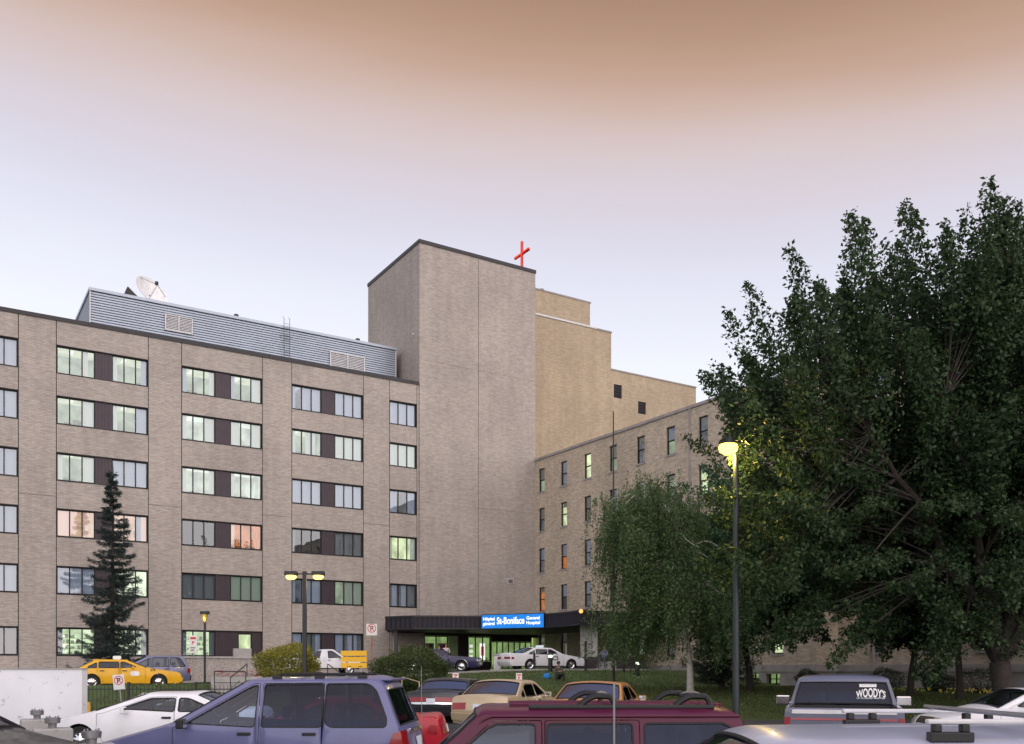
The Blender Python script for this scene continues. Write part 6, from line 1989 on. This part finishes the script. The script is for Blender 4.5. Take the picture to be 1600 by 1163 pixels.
# spruces
SPR = leafmat('spruce_needle', (.020, .036, .034), (.055, .080, .072), .1, .6)
def spruce(px, Y, top, half, label, seed, whorls=46, low=.6, dens_=1.0):
    g = np.random.default_rng(seed); x = at(px, Y); z0 = terrain(x, Y)
    H = zat(top, Y) - z0
    root = empty('spruce_tree', (x, Y, z0)); tag(root, label, 'tree')
    MB().tube([(0, 0, -.2), (0, 0, H * .5), (.05, 0, H - .05)], [.18, .10, .012], 9).build('trunk', DBARK, root, smooth=True)
    P0_, D_ = [], []; br = MB()
    for w in range(whorls):
        z = low + (H - low - .15) * w / whorls; rel = 1 - (z - low) / (H - low)
        ln0 = half * (.06 + .94 * rel ** .85) * (1.0 if z > low + .4 else .8)
        for k in range(int(6 + 3 * rel)):
            a = g.uniform(0, 6.283); ln = ln0 * g.uniform(.55, 1.12); zz = z + g.normal() * .08
            sag = -.34 * ln * rel + .08 * ln
            d = np.array([math.cos(a), math.sin(a), 0])
            pts = [np.array([0, 0, zz]) + d * ln * t + np.array([0, 0, sag * math.sin(t * 2.4) * 1.3 + .12 * ln * t * t]) for t in (0, .35, .7, 1)]
            br.tube([tuple(p) for p in pts], [.022 * rel + .006, .014, .009, .004], 4, cap=False)
            n = int((26 + 95 * ln) * dens_); t = g.random(n) ** .8
            base = np.array([np.interp(t, (0, .35, .7, 1), [p[i] for p in pts]) for i in range(3)]).T
            side = np.array([-d[1], d[0], 0]) * (g.normal(size=n) * .15 * ln * (1.1 - t) * .8)[:, None]
            base = base + side + g.normal(size=(n, 3)) * np.array([.03, .03, .05]) + np.array([0, 0, -1]) * (np.abs(g.normal(size=n)) * .07)[:, None]
            P0_.append(base); dd = d[None] * .8 + side * 1.5 + g.normal(size=(n, 3)) * .35 + np.array([0, 0, -.25]); D_.append(dd)
    P = np.concatenate(P0_); D = np.concatenate(D_); D /= np.linalg.norm(D, axis=1)[:, None]
    n = len(P); s_ = np.cross(D, g.normal(size=(n, 3))); s_ /= np.linalg.norm(s_, axis=1)[:, None]
    L = g.uniform(.10, .22, n)[:, None]; wd = .018
    v = np.stack([P - s_ * wd, P + s_ * wd, P + D * L], 1).reshape(-1, 3)
    tag(br.build('branches', DBARK, root), kind='stuff')
    tag(link_mesh('crown', fast_mesh('crown', v, np.arange(n * 3).reshape(n, 3), SPR), root), kind='stuff')
spruce(176, 56.0, 728, 2.3, 'narrow dark blue spruce standing against the left wing', 21, 33, .6, 1.8)
spruce(1128, 49.0, 905, 2.3, 'small dark spruce half hidden between birch and leafy tree', 22, 26, .8, .8)

# shrubs
def shrub(px, Y, w, h, label, mat, n, seed, leaf=.07, wild=.0, name='bush', group=None, squat=1.0):
    g = np.random.default_rng(seed); x = at(px, Y); z0 = terrain(x, Y)
    root = empty(name, (x, Y, z0)); tag(root, label, 'bush', group)
    u = g.normal(size=(n, 3)); u /= np.linalg.norm(u, axis=1)[:, None]; u[:, 2] = np.abs(u[:, 2]) ** .9 * np.sign(u[:, 2])
    lump = 1 + .10 * np.sin(5 * u[:, 0] + seed) + .09 * np.sin(7 * u[:, 2] + 3 * u[:, 1]) + .06 * np.sin(11 * u[:, 1] + 9 * u[:, 0])
    k = (.55 + .45 * g.random(n) ** .4) * lump
    P = np.stack([u[:, 0] * w / 2 * k, u[:, 1] * w / 2 * .8 * k, h * .46 + u[:, 2] * h * .52 * k], 1)
    P[:, 2] = np.maximum(P[:, 2], .03 + .1 * g.random(n))
    if wild:
        m = int(n * .12); bz_ = g.uniform(-w * .42, w * .42, 40); hh = g.uniform(.2, .75, 40); ii = g.integers(0, 40, m); t = g.random(m)
        P = np.concatenate([P, np.stack([bz_[ii] + g.normal(size=m) * .04, g.normal(size=m) * .12, h * .85 * np.sqrt(np.maximum(.05, 1 - (bz_[ii] / (w * .5)) ** 2)) + hh[ii] * t * wild], 1)])
    v, f = leaf_cloud(P, leaf, .55, -.1, g)
    tag(link_mesh('foliage', fast_mesh('foliage', v, f, mat), root), kind='stuff')
    st = MB()
    for q in range(9):
        a = q * .7; st.tube([(.1 * math.cos(a), .1 * math.sin(a), -.1), (w * .3 * math.cos(a), w * .25 * math.sin(a), h * .65)], [.022, .008], 5)
    tag(st.build('stems', DBARK, root), kind='stuff')
YB_L = leafmat('lamp_yellow_leaf', (.13, .15, .03), (.38, .36, .07), .35)  # yellow light of the double lamp is put into the leaf colour
DK_L = leafmat('bush_leaf', (.040, .070, .026), (.125, .165, .060), .3)
DK2 = leafmat('dark_hedge_leaf', (.018, .035, .016), (.045, .07, .028), .25)
shrub(452, 44.0, 2.95, 2.1, 'round bush coloured as lit yellow at the foot of the double lamp', YB_L, 16000, 31, .09)
shrub(645, 45.5, 3.8, 2.0, 'broad dark green bush with wispy top in front of the canopy', DK_L, 22000, 32, .085, .8)
shrub(395, 43.2, 1.9, .5, 'low green ground shrub beside the flower bed', DK_L, 3500, 33, .06)
shrub(500, 42.6, 1.5, .45, 'low shrub at the right foot of the lamplit bush', DK_L, 2800, 38, .06)
for q, (px, Y, w, h, lab) in enumerate(((1262, 52.0, 1.5, 1.0, 'clipped dark bush by the basement windows behind the pickup cab'), (1385, 49.5, 1.8, 1.1, 'clipped dark bush just right of the pickup cab'),
                                        (1466, 47.0, 1.55, .95, 'small rounded bush against the basement wall between thin trunks'), (1535, 45.5, 2.6, 1.3, 'wide dark bush at the right behind the big trunk'))):
    shrub(px, Y, w, h, lab, DK2, 4200, 40 + q, .06, group='bushes along the older wing')
# small yellow flowers along the older wing
b = MB()
YF = pbr('yellow_petal', (.62, .50, .06), .6)
for q in range(90):
    px = rng.uniform(1395, 1560); Y = rng.uniform(44.5, 46.5) - (px - 1395) / 165 * 2; x = at(px, Y); z = terrain(x, Y) + rng.uniform(.12, .32); r_ = rng.uniform(.015, .035)
    b.face([(x - r_, Y, z - r_), (x + r_, Y, z - r_), (x + r_, Y, z + r_), (x - r_, Y, z + r_)])
tag(b.build('yellow_flowers', YF), 'scattered small yellow flowers along the older wing', 'flowers', kind='stuff')
# ------------------------------------------------------------------ people
def person(name, loc, rz, joints, bones, label, cols, hair_col, scale=1.0):
    """joints: name -> (x, y, z, r); bones: (a, b, material index)"""
    idx = {k: i for i, k in enumerate(joints)}
    me = bpy.data.meshes.new(name)
    me.from_pydata([tuple(c * scale for c in v[:3]) for v in joints.values()], [(idx[a], idx[b]) for a, b, _ in bones], [])
    o = link_mesh(name, me)
    sk = o.modifiers.new('skin', 'SKIN'); sk.use_smooth_shade = True
    for k, v in joints.items():
        r_ = v[3] * scale; me.skin_vertices[0].data[idx[k]].radius = (r_, r_ * (v[4] if len(v) > 4 else 1.0))
    for d in me.skin_vertices[0].data: d.use_root = False
    me.skin_vertices[0].data[idx['pelvis']].use_root = True
    sb = o.modifiers.new('sub', 'SUBSURF'); sb.levels = 1; sb.render_levels = 1
    bpy.context.view_layer.update()
    m2 = bpy.data.meshes.new_from_object(o.evaluated_get(bpy.context.evaluated_depsgraph_get()))
    bpy.data.objects.remove(o); bpy.data.meshes.remove(me)
    m2.name = name; m2.materials.clear()
    for c in cols: m2.materials.append(c)
    segs = [(Vector(joints[a][:3]) * scale, Vector(joints[b][:3]) * scale, mi) for a, b, mi in bones]
    for p in m2.polygons:
        c = p.center; best = (1e9, 0)
        for a, b, mi in segs:
            ab = b - a; t = max(0, min(1, (c - a).dot(ab) / max(1e-9, ab.length_squared))); d = (c - a - ab * t).length
            if d < best[0]: best = (d, mi)
        p.material_index = best[1]; p.use_smooth = True
    root = link_mesh(name, m2, None, loc, rz); tag(root, label, 'person')
    hd = Vector(joints['head'][:3]) * scale; fw = Vector((0, -1, 0))
    # hair cap and face
    h = MB().lathe([(.001, .125), (.06, .115), (.095, .075), (.107, .02), (.10, -.03)], (hd.x, hd.y + .012, hd.z + .005), 'z', 14).build('hair', hair_col, root, smooth=True)
    MB().tube([hd + Vector((0, -.098, .01)), hd + Vector((0, -.125, -.03))], [.008, .016], 6).build('nose', cols[0], root, smooth=True)
    for sx in (-.035, .035): MB().lathe([(.001, .012), (.012, 0), (.001, -.012)], (hd.x + sx, hd.y - .096, hd.z + .012), 'z', 8).build('eye', M['black'], root)
    MB().box(hd.x - .025, hd.x + .025, hd.y - .1, hd.y - .088, hd.z - .062, hd.z - .054).build('mouth', SIGNR, root)
    return root

def hands(j, b, side, wr, d, mi=0):
    """five short fingers from the palm; d = pointing direction"""
    d = Vector(d).normalized(); s_ = d.orthogonal().normalized(); p = Vector(j[wr][:3]) + d * .08
    j['palm' + side] = (*p, .032, .6); b.append((wr, 'palm' + side, mi))
    for k, (o_, l) in enumerate(((-.027, .065), (-.009, .08), (.009, .075), (.027, .055))):
        q = p + s_ * o_ + d * .045; j[f'f{side}{k}'] = (*q, .0095); e = q + d * l + Vector((0, 0, -.012)); j[f'g{side}{k}'] = (*e, .008)
        b += [('palm' + side, f'f{side}{k}', mi), (f'f{side}{k}', f'g{side}{k}', mi)]
    q = p - d * .02 + s_ * -.045; j['t' + side] = (*q, .011); e = q + d * .05 + s_ * -.012; j['u' + side] = (*e, .009)
    b += [('palm' + side, 't' + side, mi), ('t' + side, 'u' + side, mi)]

def standing(arm=None):
    j = {'pelvis': (0, 0, .95, .15, .75), 'waist': (0, 0, 1.10, .135, .75), 'chest': (0, .01, 1.32, .165, .7), 'neckb': (0, .01, 1.48, .07), 'neck': (0, -.005, 1.54, .055), 'jaw': (0, -.03, 1.60, .075, 1.1), 'head': (0, -.01, 1.68, .098, 1.1), 'crownp': (0, .0, 1.755, .06)}
    b = [('pelvis', 'waist', 1), ('waist', 'chest', 1), ('chest', 'neckb', 1), ('neckb', 'neck', 0), ('neck', 'jaw', 0), ('jaw', 'head', 0), ('head', 'crownp', 0)]
    for s, sx in (('l', 1), ('r', -1)):
        j['hip' + s] = (sx * .10, 0, .88, .095); j['knee' + s] = (sx * .11, -.02, .50, .062); j['ank' + s] = (sx * .12, .02, .09, .042); j['toe' + s] = (sx * .14, -.16, .035, .035)
        j['sho' + s] = (sx * .185, .01, 1.43, .062); j['elb' + s] = (sx * .25, .02, 1.14, .043); j['wri' + s] = (sx * .22, -.16, .98, .028)
        b += [('pelvis', 'hip' + s, 2), ('hip' + s, 'knee' + s, 2), ('knee' + s, 'ank' + s, 2), ('ank' + s, 'toe' + s, 3), ('chest', 'sho' + s, 1), ('sho' + s, 'elb' + s, 1), ('elb' + s, 'wri' + s, 0)]
        hands(j, b, s, 'wri' + s, (0, -.4, -.8))
    return j, b
def seated(ground=0.0, seat=.0, lean=-.05, feet_z=-.30, reach=.62):
    """pelvis on a seat at z=seat, feet forward (-y)"""
    z = seat
    j = {'pelvis': (0, 0, z + .12, .15, .8), 'waist': (0, lean * .3, z + .27, .135, .75), 'chest': (0, lean, z + .50, .165, .7), 'neckb': (0, lean, z + .66, .07), 'neck': (0, lean - .02, z + .72, .055), 'jaw': (0, lean - .05, z + .78, .075, 1.1), 'head': (0, lean - .03, z + .86, .098, 1.1), 'crownp': (0, lean - .02, z + .935, .06)}
    b = [('pelvis', 'waist', 1), ('waist', 'chest', 1), ('chest', 'neckb', 1), ('neckb', 'neck', 0), ('neck', 'jaw', 0), ('jaw', 'head', 0), ('head', 'crownp', 0)]
    for s, sx in (('l', 1), ('r', -1)):
        kz = z + .34 if sx > 0 else z + .28
        j['hip' + s] = (sx * .10, -.05, z + .10, .10); j['knee' + s] = (sx * .17, -.42, kz, .066); j['ank' + s] = (sx * (.16 if sx > 0 else .28), -reach, feet_z + .09, .044); j['toe' + s] = (sx * (.17 if sx > 0 else .34), -reach - .17, feet_z + .05, .036)
        j['sho' + s] = (sx * .185, lean, z + .61, .064); j['elb' + s] = (sx * .24, lean - .16, z + .37, .045); j['wri' + s] = (sx * .09, lean - .34, z + .42, .03)
        b += [('pelvis', 'hip' + s, 2), ('hip' + s, 'knee' + s, 2), ('knee' + s, 'ank' + s, 2), ('ank' + s, 'toe' + s, 3), ('chest', 'sho' + s, 1), ('sho' + s, 'elb' + s, 1), ('elb' + s, 'wri' + s, 1)]
        hands(j, b, s, 'wri' + s, (-sx * .6, -.5, .1))
    return j, b
SK = pbr('skin', (.42, .24, .17), .5); HAIR = pbr('dark_hair', (.02, .014, .012), .6); BR = pbr('brown_hair', (.10, .05, .03), .6)
def cloth(n, c): return pbr(n, c, .9, var=.12, scale=9, bump=.3, bscale=30)
x, y = at(872, 51.5), 51.5
zg = terrain(x, y)
j, b = seated(0, 0, -.05, -.26, .66)
person('person', (x, y, zg), R(14), j, b, 'person in dark clothes sitting on the grass slope with knees drawn up', [SK, cloth('olive_jacket', (.10, .09, .07)), cloth('black_trousers', (.018, .018, .02)), pbr('white_shoe', (.6, .6, .6), .6)], HAIR)
bag = empty('blue_bag', (x - .62, y - .05, terrain(x - .62, y) - .02)); tag(bag, 'bright blue bag lying on the grass beside the seated person', 'bag')
MB().lathe([(.001, .30), (.12, .28), (.21, .17), (.23, .06), (.2, 0), (.001, 0)], n=16).build('pouch', cloth('blue_nylon', (.03, .22, .60)), bag, smooth=True)
MB().tube([(-.12, 0, .26), (-.1, -.02, .36), (.08, .02, .37), (.12, 0, .26)], .012, 6).build('strap', M['black'], bag, smooth=True)
x, y = at(697, 61.0), 61.0
j, b = standing(); person('person', (x, y, terrain(x, y) + .02), R(20), j, b, 'person in a pale pink shirt standing beyond the navy sedan', [SK, cloth('pale_pink_shirt', (.62, .50, .58)), cloth('grey_trousers', (.30, .30, .33)), M['black']], BR)
x, y = at(686, 61.6), 61.6
j, b = standing(); person('person', (x, y, terrain(x, y) + .02), R(-40), j, b, 'person in a dim mauve top at the left of the pink shirted person', [SK, cloth('mauve_top', (.26, .20, .28)), cloth('dark_trousers', (.04, .04, .05)), M['black']], HAIR, .97)
x, y = at(945, 57.6), 57.55
zp = terrain(at(949, 58.0), 58.0) + .55
j, b = seated(0, 0, -.05, -.52, .52); person('person', (x, y + .1, zp), R(-25), j, b, 'person in a lilac blue jacket sitting on the concrete planter block', [SK, cloth('lilac_jacket', (.34, .34, .62)), cloth('slate_trousers', (.10, .10, .14)), pbr('grey_shoe', (.4, .4, .42), .6)], BR)
